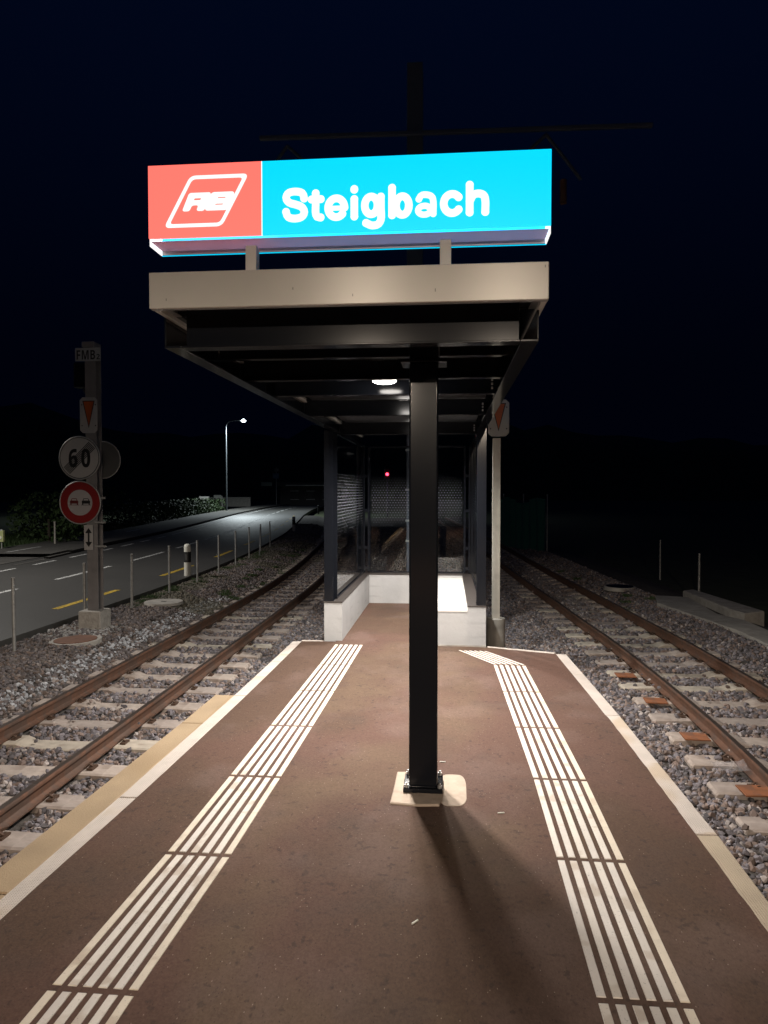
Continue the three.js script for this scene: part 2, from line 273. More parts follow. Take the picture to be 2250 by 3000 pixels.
// ------------------------------------------------------------------ platform
const platform = structure('platform', 'asphalt railway platform with pale edges and tactile guide bars', 'platform');
{
  const pts = [];
  for (let d = -13.5; d <= 8.66; d += 0.37) pts.push([interp(LEFT_EDGE, d) + 0.001, d]);
  pts.push([-1.82, 8.68], [-1.4, 8.7], [-1.4, 11.95], [0.3, 11.95], [0.3, 8.55], [0.46, 8.53], [1.225, 8.26]);
  for (let d = 8.2; d >= -13.5; d -= 0.06) pts.push([interp(RIGHT_EDGE, d) + (d < 6 && d > 1 ? 0.02 * Math.max(0, fbm(d * 2.2, 3, 4) - 0.42) * 2 : 0.001), d]);
  const sh = new THREE.Shape(pts.map(([x, d]) => new THREE.Vector2(x, d)));
  let g = new THREE.ExtrudeGeometry(sh, { depth: 0.5, bevelEnabled: false, steps: 1 });
  g.rotateX(-Math.PI / 2); g.translate(0, -0.497, 0);   // (x, d) -> (x, y, -d): top at y = 0.003
  const p = g.attributes.position, uv = new Float32Array(p.count * 2);
  for (let i = 0; i < p.count; i++) { uv[i * 2] = (p.getX(i) - AX0) / AW; uv[i * 2 + 1] = (-p.getZ(i) - AD0) / AL; }
  g.setAttribute('uv', new THREE.BufferAttribute(uv, 2));
  part('asphalt_surface', g, M.asphalt, platform);
}
// prism on a quad footprint of (x, d) corners
function slab(c, y0, y1, bevel = 0.003) {
  const sh = new THREE.Shape(c.map(([x, d]) => new THREE.Vector2(x, d)));
  const g = new THREE.ExtrudeGeometry(sh, { depth: y1 - y0 - bevel, bevelEnabled: bevel > 0, bevelSize: bevel, bevelThickness: bevel, bevelOffset: -bevel, bevelSegments: 1, steps: 1 });
  g.rotateX(-Math.PI / 2); g.translate(0, y0, 0); return uvm(g);
}
{
  const jl = [-13.2, -11, -8.8, -6.6, -4.4, -2.2, 0, 2.0, 4.14, 6.32, 7.62, 8.68];
  for (let k = 0; k + 1 < jl.length; k++) { const a = jl[k] + 0.008, b = jl[k + 1] - 0.008, xa = interp(LEFT_EDGE, a), xb = interp(LEFT_EDGE, b); part('coping_stone', slab([[xa - 0.113, a], [xa, a], [xb, b], [xb - 0.113, b]], -0.16, 0), M.coping[[0, 0, 0, 0, 0, 1, 0, 1, 2, 0, 0][k] ?? 0], platform); }
  const jr = [-13, -10.8, -8.6, -6.4, -4.2, -2, -0.2, 1.9, 3.97, 6.04, 7.4, 8.27];
  for (let k = 0; k + 1 < jr.length; k++) { const a = jr[k] + 0.008, b = jr[k + 1] - 0.008, xa = interp(RIGHT_EDGE, a), xb = interp(RIGHT_EDGE, b); part('coping_stone', slab([[xa, a], [xa + 0.118, a], [xb + 0.118, b], [xb, b]], -0.16, 0), M.coping[k === 7 ? 3 : k === 8 ? 2 : 0], platform); }
  const jd = [-13, -8.6, -4.2, 0, 3.1, 5.55, 6.36];
  for (let k = 0; k + 1 < jd.length; k++) { const a = jd[k] + 0.005, b = jd[k + 1] - 0.005, xa = interp(LEFT_EDGE, a) - 0.116, xb = interp(LEFT_EDGE, b) - 0.116; part('edge_ledge', slab([[xa - 0.19, a], [xa, a], [xb, b], [xb - 0.19, b]], -0.42, -0.008, 0.008), M.ledge, platform, 'tan concrete ledge outside the left coping'); }
  part('foundation_wall', bx(-2.26, -2.0, -0.75, -0.43, -13, 6.3), M.oldConcrete, platform);
  part('end_kerb', slab([[-1.83, 8.69], [-1.56, 8.7], [-1.56, 8.76], [-1.83, 8.75]], -0.4, 0.004), M.coping[0], platform);
  part('end_kerb', slab([[0.47, 8.54], [1.22, 8.275], [1.24, 8.33], [0.47, 8.6]], -0.4, 0.004), M.coping[0], platform);
  // tactile guide bars: six to a field, fields one metre long
  const bar = (x0, d0, x1, d1, w, m) => { const t = new THREE.Vector2(x1 - x0, d1 - d0).normalize().multiplyScalar(w / 2); return part('guide_bar', slab([[x0 - t.y, d0], [x0 + t.y, d0], [x1 + t.y, d1], [x1 - t.y, d1]], 0, 0.0075, 0.002), m, platform); };
  const LS = [[-14, -1.66], [0, -1.555], [2.5, -1.495], [3.5, -1.45], [6, -1.405], [8.7, -1.37]], RS = [[-14, 0.53], [0, 0.545], [2.6, 0.55], [4.6, 0.556], [5.6, 0.537], [7.68, 0.487]];
  for (let k = -6; k < 8; k++) for (let i = 0; i < 6; i++) {
    const a = (k === -6 ? -5.5 : 2.5 + (k - 1) * 1.005 + 0.017), b = Math.min(2.5 + k * 1.005 - 0.017, 8.64), o = 0.0185 + i * 0.0602;
    if (b - a < 0.1 || k < -3) continue;
    bar(interp(LS, a) + o, a, interp(LS, b) + o, b, 0.035, M.bar[(i === 0 || i === 5) ? 2 : (k + i) & 1]);
  }
  for (let k = -4; k < 6; k++) for (let i = 0; i < 6; i++) {
    const a = 2.62 + (k - 1) * 1.01 + 0.017, b = 2.62 + k * 1.01 - 0.017, o = 0.0185 + i * 0.0602;
    bar(interp(RS, a) + o, a, interp(RS, b) + o, b, 0.035, M.bar[i === 5 ? 2 : (k + i) & 1]);
  }
  for (let i = 0; i < 6; i++) { const o = i * 0.0602; bar(0.505 + o, 7.70, 0.135 + o * 0.98, 8.32 - i * 0.005 + 0.02, 0.027, M.bar[i & 1]); }
  // mortar under the pillar's foot plate and the pale patch beside it
  part('mortar_bed', slab([[-0.345, 4.18], [-0.2, 4.165], [-0.05, 4.18], [-0.03, 4.3], [-0.035, 4.63], [-0.2, 4.665], [-0.335, 4.65], [-0.338, 4.4]], 0, 0.016, 0.006), M.mortar, platform);
  const c = []; for (let k = 0; k < 40; k++) { const t = k / 40 * Math.PI * 2, s = Math.sign, q = 0.55; const w = 1 + 0.02 * (vn(k * 0.9, 4) - 0.5); c.push([0.03 + 0.086 * w * s(Math.cos(t)) * Math.abs(Math.cos(t)) ** q, 4.425 + 0.235 * w * s(Math.sin(t)) * Math.abs(Math.sin(t)) ** q]); }
  part('repair_patch', slab(c, 0, 0.0062, 0.001), M.mortar, platform);
}

// ------------------------------------------------------------------ tracks
const RAILP = [[-0.055, 0], [0.055, 0], [0.055, 0.011], [0.018, 0.022], [0.009, 0.032], [0.009, 0.094], [0.03, 0.102], [0.031, 0.124], [0.024, 0.134], [-0.024, 0.134], [-0.031, 0.124], [-0.03, 0.102], [-0.009, 0.094], [-0.009, 0.032], [-0.018, 0.022], [-0.055, 0.011]];
function sweep(profile, at, d0, d1, step, closed = true) {   // at(d) -> [x, y, d, nx, nd]
  const n = Math.ceil((d1 - d0) / step), rows = [], P = [], U = [];
  for (let j = 0; j <= n; j++) { const d = d0 + (d1 - d0) * j / n, [x, y, dd, nx, nd] = at(d); rows.push(profile.map(([a, b]) => [x + a * nx, y + b, dd + a * nd])); }
  const m = profile.length, lim = closed ? m : m - 1; let run = [0]; for (let i = 0; i < m; i++) { const q = profile[(i + 1) % m], p = profile[i]; run.push(run[i] + Math.hypot(q[0] - p[0], q[1] - p[1])); }
  for (let j = 0; j < n; j++) for (let i = 0; i < lim; i++) {
    const a = rows[j][i], b = rows[j][(i + 1) % m], c = rows[j + 1][(i + 1) % m], e = rows[j + 1][i], v0 = d0 + (d1 - d0) * j / n, v1 = d0 + (d1 - d0) * (j + 1) / n;
    for (const [q, u, v] of [[a, run[i], v0], [c, run[i + 1], v1], [b, run[i + 1], v0], [a, run[i], v0], [e, run[i], v1], [c, run[i + 1], v1]]) { P.push(q[0], q[1], -q[2]); U.push(u, v); }
  }
  const g = new THREE.BufferGeometry(); g.setAttribute('position', new THREE.Float32BufferAttribute(P, 3)); g.setAttribute('uv', new THREE.Float32BufferAttribute(U, 2)); g.computeVertexNormals(); return toCreasedNormals(g, 0.7);
}
const trackAt = (tab, off, y) => (d) => { const x = interp(tab, d), s = (interp(tab, d + 0.4) - interp(tab, d - 0.4)) / 0.8, l = Math.hypot(1, s), nx = 1 / l, nd = -s / l; return [x + off * nx, y, d + off * nd, nx, nd]; };
const sleeperGeo = (() => {
  const s = new THREE.Shape(), q = [[-0.95, -0.17], [0.95, -0.17], [0.95, -0.02], [0.93, 0.0], [0.36, 0.012], [0.25, -0.028], [-0.25, -0.028], [-0.36, 0.012], [-0.93, 0.0], [-0.95, -0.02]];
  s.setFromPoints(q.map(([a, b]) => new THREE.Vector2(a, b)));
  const g = new THREE.ExtrudeGeometry(s, { depth: 0.2, bevelEnabled: true, bevelSize: 0.012, bevelThickness: 0.018, bevelOffset: -0.012, bevelSegments: 1, steps: 1 }); g.translate(0, 0, -0.1); return uvm(g);
})();
const clipGeo = (() => { const c = []; for (let k = 0; k <= 14; k++) { const t = k / 14 * Math.PI * 2.6; c.push(new THREE.Vector3(0.028 * Math.cos(t), 0.018 + 0.022 * Math.abs(Math.sin(t)), 0.045 * (k / 14 - 0.5) * 2 + 0.02 * Math.sin(t))); } return merge([tube(c, 0.0085, 16, 5), new THREE.BoxGeometry(0.05, 0.02, 0.1).translate(-0.02, 0.01, 0)]); })();
const plateGeo = bx(-0.115, 0.115, 0, 0.014, -0.1, 0.1, 0.003);
function track(tab, label, phase, clipsTo) {
  const t = thing('railway_track', label, 'railway track');
  for (const s of [-1, 1]) {
    const r = part('rail', sweep(RAILP, trackAt(tab, s * 0.531, RAIL_Y - 0.134), -5, 60, 0.6), M.rail, t);
    part('running_surface', sweep([[-0.02, 0.1345], [-0.02, 0.1365], [0.02, 0.1365], [0.02, 0.1345]], trackAt(tab, s * 0.531, RAIL_Y - 0.134), -5, 60, 0.6), M.railTop, r);
  }
  for (let k = 0; k < 75; k++) {
    const d = phase + k * 0.602, [x, , , nx, nd] = trackAt(tab, 0, 0)(d), turn = Math.atan2(nd, nx);
    const m = part('sleeper', sleeperGeo, M.sleeper[Math.floor(rnd() * 3)], t); m.position.set(x, SLEEPER_Y + rr(-0.006, 0.004), -d); m.rotation.y = turn + rr(-0.012, 0.012);
    if (d < clipsTo && d > 2) for (const s of [-1, 1]) for (const q of [-1, 1]) {
      const o = s * 0.531 + q * 0.085, c = part('rail_clip', clipGeo, M.clip, t); c.position.set(x + o * nx, SLEEPER_Y + 0.004, -(d + o * nd)); c.rotation.y = turn + (q > 0 ? Math.PI : 0);
    }
  }
  return t;
}
track(LEFT_TRACK, 'railway track between the road and the platform, brown rails on concrete sleepers', 0.25, 13);
const rightTrack = track(RIGHT_TRACK, 'railway track right of the platform, rusty plates on its sleeper ends', 0.32, 12);
for (const [x, d] of [[2.36, 5.63], [2.31, 6.84], [2.27, 7.98], [2.21, 9.06]]) {
  const m = part('rust_plate', plateGeo, M.rust, rightTrack, 'rusty orange steel plate on a sleeper end'); m.position.set(x, SLEEPER_Y + 0.03, -d); m.rotation.y = rr(-0.08, 0.08);
  m.rotation.z = rr(-0.03, 0.03);
}

// gravel
{
  const stone = (k) => { const g = new THREE.IcosahedronGeometry(1, 0), p = g.attributes.position, key = {}; for (let i = 0; i < p.count; i++) { const v = new THREE.Vector3().fromBufferAttribute(p, i), h = v.toArray().map((q) => q.toFixed(3)).join(); key[h] ??= rr(0.55, 1.3); v.multiplyScalar(key[h]); v.y *= [0.72, 0.62, 0.85][k]; v.x *= [1.15, 0.95, 1.05][k]; p.setXYZ(i, v.x, v.y, v.z); } g.computeVertexNormals(); return g; };
  const sets = [[], [], []];
  const free = (x, d) => {
    const re = interp(ROAD_EDGE, d); if (x < re + 0.03) return false;
    if (d < 8.75 && x > interp(LEFT_EDGE, d) - 0.33 + (d > 6.36 ? 0.2 : 0) && x < interp(RIGHT_EDGE, d) + 0.13) return false;
    if (d > 8.2 && d < 12.15 && x > -1.6 && x < 0.5) return false;
    if (d > 8.2 && d < 8.8 && x > -1.9 && x < 1.3 - 0 && d < 8.78 - (x > 0.4 ? (x - 0.4) * 0.36 : 0)) return false;
    if (Math.hypot(x + 5.47, d - 9.95) < 0.37 || Math.hypot(x + 5.52, d - 13.32) < 0.37) return false;
    if (x > -5.9 && x < -5.44 && d > 10.72 && d < 11.15) return false;
    if (Math.hypot(x - 0.66, d - 9.9) < 0.15 || Math.hypot(x + 0.62, d - 13) < 0.3) return false;
    if (x > 4.42 + (d - 12) * -0.06 && d < 15.2) return false;
    return true;
  };
  const sl = [[LEFT_TRACK, 0.25], [RIGHT_TRACK, 0.32]];
  const level = (x, d) => { let y = bedY(x, d); let on = false; for (const [t, ph] of sl) { const l = Math.abs(x - interp(t, d)), f = Math.abs(((d - ph) / 0.602 + 1000.5) % 1 - 0.5) * 0.602; if (l < 0.97 && f < 0.12) on = true; if (Math.abs(l - 0.531) < 0.05) on = true; } return [y, on]; };
  const col = (x, d) => {
    const r = rnd(), z = fbm(x * 0.8 + 9, d * 0.8, 3), k = rr(0.55, 1.35);
    let c = r < 0.42 ? [0.175, 0.158, 0.172] : r < 0.72 ? [0.215, 0.16, 0.138] : r < 0.9 ? [0.105, 0.095, 0.1] : [0.34, 0.30, 0.285];
    if (Math.abs(x + 4.86) < 0.17 && rnd() < 0.42 && d < 15) c = [0.62, 0.65, 0.7];
    if (Math.abs(x + 5.75) < 0.55 && Math.abs(d - 10.6) < 0.55 && rnd() < 0.45) c = [0.5, 0.5, 0.5];
    if (x < -4.3 && d > 13 && z > 0.5) c = mixc(c, [0.09, 0.10, 0.05], 0.6);
    if (x < -4.3) c = mixc(c, [0.15, 0.12, 0.10], 0.35);
    return c.map((q) => q * k * 0.86);
  };
  const put = (x, d, s) => {
    if (!free(x, d)) return; const [y, on] = level(x, d); if (on && rnd() > 0.018) return;
    const e = new THREE.Euler(rr(-1.2, 1.2), rr(0, 6.28), rr(-1.2, 1.2)), m = new THREE.Matrix4().compose(new THREE.Vector3(x, y + rr(-0.012, 0.022) + (on ? 0.05 : 0), -d), new THREE.Quaternion().setFromEuler(e), new THREE.Vector3(s * rr(0.75, 1.25), s * rr(0.75, 1.2), s * rr(0.75, 1.25)));
    sets[Math.floor(rnd() * 3)].push([m, col(x, d)]);
  };
  const zone = (d0, d1, dens, s0, s1) => { for (let d = d0; d < d1; d += 0.25) { const a = interp(ROAD_EDGE, d), b = interp(RIGHT_TRACK, d) + 1.75, n = Math.round((b - a) * 0.25 * dens); for (let i = 0; i < n; i++) put(rr(a, b), d + rr(0, 0.25), rr(s0, s1)); } };
  zone(1.5, 9, 950, 0.02, 0.036); zone(9, 15, 780, 0.021, 0.036); zone(15, 26, 420, 0.026, 0.042); zone(26, 46, 130, 0.04, 0.06);
  const mat = std({ color: 0xffffff, roughness: 0.88, flatShading: true });
  sets.forEach((list, k) => {
    const im = new THREE.InstancedMesh(stone(k), mat, list.length); im.name = numbered('ballast_gravel'); im.castShadow = im.receiveShadow = true; const c = new THREE.Color();
    list.forEach(([m, q], i) => { im.setMatrixAt(i, m); im.setColorAt(i, c.setRGB(...q)); });
    tag(im, ['grey and brown crushed stone ballast around the sleepers', 'flat crushed ballast stones mixed between the sleepers', 'blocky crushed ballast stones mixed between the sleepers'][k], 'gravel', null, 'stuff'); scene.add(im);
  });
  // weeds and moss on the far ballast
  const blade = []; for (let k = 0; k < 260; k++) { const w = rr(0.006, 0.014), h = rr(0.04, 0.13), g = new THREE.BufferGeometry(), a = rr(0, 6.28), l = rr(0.02, 0.07); g.setAttribute('position', new THREE.Float32BufferAttribute([-w, 0, 0, w, 0, 0, l, h, l * 0.3], 3)); g.setAttribute('uv', new THREE.Float32BufferAttribute([0, 0, 1, 0, 0.5, 1], 2)); g.computeVertexNormals(); g.rotateY(a); g.translate(rr(-1, 1) * 0.16, 0, rr(-1, 1) * 0.16); blade.push(g); }
  const tuft = mergeGeometries(blade), spots = [];
  for (let k = 0; k < 46; k++) { const s = rnd() < 0.6 ? -1 : 1, d = s < 0 ? rr(15, 28) : rr(14, 23), x = s < 0 ? interp(LEFT_TRACK, d) - rr(0.7, 1.5) : interp(RIGHT_TRACK, d) + (rnd() < 0.5 ? -rr(0.9, 1.8) : rr(0.8, 1.6)); if (free(x, d)) spots.push([x, d]); }
  for (let k = 0; k < 26; k++) spots.push([interp(ROAD_EDGE, 13 + k * 0.5) + rr(0.1, 0.5), 13 + k * 0.5]);
  const im = new THREE.InstancedMesh(tuft, M.leaf, spots.length); im.name = 'trackside_weeds'; im.castShadow = im.receiveShadow = true;
  spots.forEach(([x, d], i) => im.setMatrixAt(i, new THREE.Matrix4().compose(V(x, bedY(x, d) + 0.005, d), new THREE.Quaternion().setFromEuler(new THREE.Euler(0, rr(0, 6), 0)), new THREE.Vector3(1, rr(0.4, 0.9), 1).multiplyScalar(rr(0.5, 1.0)))));
  scene.add(tag(im, 'low green weeds and moss growing through the far ballast', 'weeds', null, 'stuff'));
}

// ------------------------------------------------------------------ shelter
const shelter = thing('platform_shelter', 'dark steel platform shelter with flat canopy, glass panes and pale concrete bench walls', 'shelter', [0, 0, 0]);
const SX0 = -1.5, SX1 = 0.452, RF = 2.634;
{
  // walls and bench
  const lw = part('low_wall', bx(-1.552, -1.322, -0.4, 0.478, 8.75, 12.06, 0.006), M.wallConcrete, shelter, 'pale concrete wall under the left pane');
  part('wall_cap', bx(-1.556, -1.318, 0.479, 0.497, 8.74, 12.05, 0.003), M.sill, lw);
  const bw = part('low_wall', bx(-1.321, 0.229, -0.4, 0.478, 11.76, 12.06, 0.006), M.wallConcrete, shelter, 'pale concrete wall under the rear panes');
  part('wall_cap', bx(-1.316, 0.228, 0.479, 0.497, 11.752, 12.06, 0.003), M.sill, bw);
  const rw = part('low_wall', bx(0.23, 0.452, -0.4, 0.478, 8.58, 12.06, 0.006), M.wallConcrete, shelter, 'pale concrete wall behind the bench');
  part('wall_cap', bx(0.2292, 0.456, 0.479, 0.497, 8.556, 12.055, 0.003), M.sill, rw);
  const bn = part('bench', bx(-0.23, 0.229, -0.3, 0.418, 8.58, 11.755, 0.006), M.wallConcrete, shelter);
  part('seat', bx(-0.24, 0.2285, 0.419, 0.442, 8.555, 11.755, 0.005), M.seat, bn, 'smooth white seat slab of the bench');
  const fs = new THREE.Shape([[-0.23, -0.3], [0.452, -0.3], [0.452, 0.478], [0.2295, 0.478], [0.2295, 0.418], [-0.23, 0.418]].map((p) => new THREE.Vector2(...p)));
  part('front_slab', uvm(new THREE.ExtrudeGeometry(fs, { depth: 0.012, bevelEnabled: true, bevelSize: 0.003, bevelThickness: 0.003, bevelOffset: -0.003, bevelSegments: 1 }).translate(0, 0, -8.577)), M.wallConcrete, bn);
  part('skirting', bx(-0.232, 0.454, -0.01, 0.02, 8.556, 8.5615, 0.001), M.oldConcrete, bn);
  // canopy frame
  const beam = (name, x0, x1, d, y0, y1, fl) => { const b = part(name, merge([bx(x0, x1, y0 + 0.009, y1, d - 0.004, d + 0.004, 0.001), bx(x0, x1, y1 + 0.0005, y1 + 0.0095, d - fl / 2, d + fl / 2, 0.002)]), M.steel, shelter); part('lower_flange', bx(x0, x1, y0, y0 + 0.0085, d - fl / 2, d + fl / 2, 0.002), M.steel, b); return b; };
  for (const s of [0, 1]) {
    const xo = s ? SX1 : SX0, k = s ? -1 : 1;
    const b = part('side_beam', bx(Math.min(xo, xo + k * 0.01), Math.max(xo, xo + k * 0.01), RF + 0.0125, 2.81, 3.66, 12.06, 0.002), M.steel, shelter);
    part('lower_flange', bx(Math.min(xo, xo + k * 0.09), Math.max(xo, xo + k * 0.09), RF, RF + 0.012, 3.66, 12.06, 0.003), M.steel, b);
    part('upper_flange', bx(Math.min(xo, xo + k * 0.09), Math.max(xo, xo + k * 0.09), 2.811, 2.822, 3.72, 12.06, 0.003), M.steel, b);
  }
  const fb = part('front_beam', bx(-1.405, 0.36, RF + 0.0125, 2.955, 3.73, 3.742, 0.002), M.steel, shelter);
  part('lower_flange', bx(-1.408, 0.36, RF + 0.0005, RF + 0.0115, 3.662, 3.76, 0.003), M.steel, fb);
  part('pillar_head_beam', merge([bx(-1.485, -0.25, 2.725, 2.735, 4.5, 4.56, 0.002), bx(-1.485, -0.25, 2.736, 2.81, 4.526, 4.534, 0.001), bx(-0.06, 0.438, 2.725, 2.735, 4.5, 4.56, 0.002), bx(-0.06, 0.438, 2.736, 2.81, 4.526, 4.534, 0.001)]), M.steel, shelter);
  beam('cross_beam', -1.488, 0.44, 5.0, 2.66, 2.8, 0.07);
  beam('cross_beam', -1.488, 0.44, 5.72, RF + 0.013, 2.8, 0.08);
  beam('cross_beam', -1.488, 0.44, 7.27, RF + 0.013, 2.8, 0.08);
  beam('cross_beam', -1.488, 0.44, 9.65, RF + 0.013, 2.8, 0.08);
  const cleat = bx(0, 0.01, 0, 0.11, 0, 0.06, 0.001), nut = cyl(0.011, 0.011, 0.014, 6).rotateZ(Math.PI / 2);
  for (const d of [5.72, 7.27, 9.65]) for (const s of [0, 1]) {
    const c = part('beam_cleat', cleat, M.steel, shelter); c.position.set(s ? 0.355 : -1.41, 2.665, -(d - 0.015)); if (s) c.rotation.y = Math.PI;
    for (let k = 0; k < 3; k++) part('bolt', nut, M.alu, c).position.set(0.016, 0.025 + k * 0.032, -0.03);
  }
  part('roof_deck', bx(-1.487, 0.44, 2.823, 2.85, 3.75, 12.06, 0.002), M.deck, shelter);
  part('roof_sheet', bx(-1.46, 0.44, 2.925, 2.945, 3.5, 12.1, 0.002), M.alu, shelter);
  const fa = part('fascia', bx(-1.491, 0.471, 2.788, 2.966, 3.45, 3.47, 0.004), M.fascia, shelter, 'bright brushed metal fascia across the canopy front');
  part('drip_edge', bx(-1.491, 0.471, 2.788, 2.797, 3.471, 3.5, 0.001), M.alu, fa);
  for (const s of [0, 1]) { const a = s ? 0.441 : -1.491, f = part('side_fascia', bx(a, a + 0.03, 2.79, 2.964, 3.472, 12.1, 0.004), M.fascia, shelter); part('drip_edge', bx(s ? 0.405 : -1.46, s ? 0.4405 : -1.425, 2.81, 2.815, 3.52, 3.72, 0.001), M.alu, f); }
  // pillar
  const px = -0.153, pd = 4.44, pl = part('pillar', bx(px - 0.0885, px + 0.0885, 0.044, 2.66, pd - 0.0885, pd + 0.0885, 0.012), M.steel, shelter);
  part('foot_plate', bx(px - 0.122, px + 0.122, 0.018, 0.043, pd - 0.122, pd + 0.122, 0.003), M.steel, pl);
  part('head_plate', bx(px - 0.14, px + 0.14, 2.661, 2.675, pd - 0.11, pd + 0.11, 0.003), M.steel, pl);
  part('head_block', bx(px - 0.0885, px + 0.0885, 2.676, 2.822, pd - 0.0885, pd + 0.0885, 0.004), M.steel, pl);
  for (const [a, b] of [[-1, -1], [1, -1], [-1, 1], [1, 1]]) part('anchor_bolt', merge([cyl(0.014, 0.014, 0.016, 6).toNonIndexed(), cyl(0.007, 0.007, 0.04, 8).toNonIndexed()]).translate(px + a * 0.102, 0.055, -(pd + b * 0.102)), M.alu, pl);
  part('weld_bead', tube([V(px - 0.08, 0.047, pd - 0.093), V(px, 0.048, pd - 0.094), V(px + 0.08, 0.047, pd - 0.093)], 0.005, 8, 6), M.steel, pl);
  // columns of the glazed part
  const column = (x0, x1, d0, d1, k) => { const c = part('column', merge([bx(x0, x0 + k * (x1 - x0), 0.498, 2.633, d0, d0 + 0.012, 0.002), bx((x0 + x1) / 2 - 0.006, (x0 + x1) / 2 + 0.006, 0.498, 2.633, d0 + 0.0125, d1 - 0.0125, 0.001), bx(x0, x1, 0.498, 2.633, d1 - 0.012, d1, 0.002)]), M.steel, shelter); part('column_foot', bx(x0 - 0.004, x1 + 0.01, 0.4975, 0.508, d0 - 0.012, d1 + 0.012, 0.002), M.steel, c); return c; };
  column(-1.552, -1.44, 8.77, 8.93, 1); column(0.34, 0.452, 8.6, 8.76, 1); column(-1.552, -1.44, 11.88, 12.04, 1); column(0.34, 0.452, 11.88, 12.04, 1);
  // ladder shaped inner stanchions
  for (const x of [-1.425, 0.255]) {
    const l = part('inner_stanchion', merge([bx(x, x + 0.026, 0.51, 2.62, 11.82, 11.87, 0.002), bx(x + 0.075, x + 0.10, 0.51, 2.62, 11.82, 11.87, 0.002)]), M.steel, shelter);
    for (const y of [0.56, 0.9, 1.52, 2.1]) part('spacer_plate', bx(x + 0.0265, x + 0.0745, y, y + 0.05, 11.825, 11.865, 0.002), M.steel, l);
  }
  // panes with their printed dash rows
  const frame = (list, p) => list.forEach((g) => part('pane_frame', g, M.steel, p));
  const dashes = (n, rows, pos, size) => { const out = []; for (let j = 0; j < rows; j++) { const k = Math.sin((j + 0.5) / rows * Math.PI), w = (0.25 + 0.8 * k); for (let i = 0; i < n; i++) { const [p, q] = pos(i + (j & 1) * 0.5, j); out.push(size(w).translate(...p)); } } return mergeGeometries(out.map((g) => g.toNonIndexed())); };
  const pane = (x0, x1, d0, d1, y0, y1, label) => part('glass_pane', bx(x0, x1, y0, y1, d0, d1, 0), M.glass, shelter, label);
  const flat = (w, h, x, y, d, along) => { const g = new THREE.PlaneGeometry(w, h); if (along) g.rotateY(Math.PI / 2); g.translate(x, y, -d); return uvm(g); };
  const PY0 = 0.52, PY1 = 2.6;
  const p1 = part('glass_pane', flat(2.88, PY1 - PY0, -1.43, (PY0 + PY1) / 2, 10.4, true), M.glass, shelter, 'left glass pane with rows of printed dashes');
  const p2 = part('glass_pane', flat(0.775, PY1 - PY0, -0.925, (PY0 + PY1) / 2, 11.93), M.glass, shelter, 'left rear glass pane with rows of printed dashes');
  const p3 = part('glass_pane', flat(0.745, PY1 - PY0, -0.125, (PY0 + PY1) / 2, 11.93), M.glass, shelter, 'right rear glass pane with rows of printed dashes');
  const p4 = part('glass_pane', flat(2.88, PY1 - PY0, 0.39, (PY0 + PY1) / 2, 10.35, true), M.glass, shelter, 'right glass pane with rows of printed dashes');
  for (const [p, x] of [[p1, -1.43], [p4, 0.39]]) {
    frame([bx(x - 0.018, x + 0.018, PY0 - 0.022, PY0, 8.95, 11.85, 0.002), bx(x - 0.018, x + 0.018, PY1, PY1 + 0.03, 8.95, 11.85, 0.002), bx(x - 0.018, x + 0.018, PY0, PY1, 8.94, 8.96, 0.002), bx(x - 0.018, x + 0.018, PY0, PY1, 11.84, 11.86, 0.002)], p);
    part('printed_dashes', dashes(60, 20, (i, j) => [[x + 0.004, 1.3 + j * 0.042, -(9.02 + i * 0.046)]], (w) => new THREE.PlaneGeometry(0.019 * w, 0.009 * w).rotateY(Math.PI / 2)), M.frit, p).userData.kind = 'stuff';
  }
  for (const [p, a, b] of [[p2, -1.315, -0.537], [p3, -0.498, 0.248]]) {
    frame([bx(a, b, PY0 - 0.022, PY0, 11.912, 11.948, 0.002), bx(a, b, PY1, PY1 + 0.03, 11.912, 11.948, 0.002), bx(a - 0.018, a, PY0, PY1, 11.912, 11.948, 0.002), bx(b, b + 0.018, PY0, PY1, 11.912, 11.948, 0.002)], p);
    part('printed_dashes', dashes(15, 20, (i, j) => [[a + 0.03 + i * 0.047, 1.3 + j * 0.042, -11.926]], (w) => new THREE.PlaneGeometry(0.019 * w, 0.009 * w)), M.frit, p).userData.kind = 'stuff';
  }
}

// ceiling lamps
{
  const glow = std({ color: rgb(0.9, 0.88, 0.85), emissive: LAMP_WARM, emissiveIntensity: 40, roughness: 0.4 });
  const names = ['round ceiling lamp left of the pillar top, nearest to the camera', 'round ceiling lamp in the middle canopy bay, hidden behind a cross beam', 'round ceiling lamp before the glazed shelter, hidden behind a cross beam', 'round ceiling lamp above the shelter bench'];
  [[-0.49, 5.42, 36, 0.1], [-0.47, 6.17, 27, 0.016], [-0.47, 7.87, 43, 0.016], [-0.47, 10.1, 44, 0.016]].forEach(([x, d, cd, h], k) => {
    const t = thing('ceiling_lamp', names[k], 'ceiling lamp', [x, 2.822, d], 0, 'round lamps under the canopy');
    part('lamp_housing', cyl(0.098, 0.098, h, 32).translate(0, -h / 2 - 0.001, 0), M.steel, t);
    const g = new THREE.SphereGeometry(0.092, 32, 8, 0, Math.PI * 2, Math.PI / 2, Math.PI / 2); g.scale(1, h > 0.05 ? 0.3 : 0.5, 1); g.translate(0, -h - 0.0015, 0);
    part('lamp_diffuser', g, glow, t);
    const l = new THREE.SpotLight(LAMP_WARM, cd, 0, 1.38, 0.55); l.name = 'ceiling_lamp_glow'; l.position.set(0, -h - 0.018, 0); l.target.position.set(0, -2, 0); l.shadow.radius = 2.5; l.castShadow = true; t.add(l, l.target);
  });
}

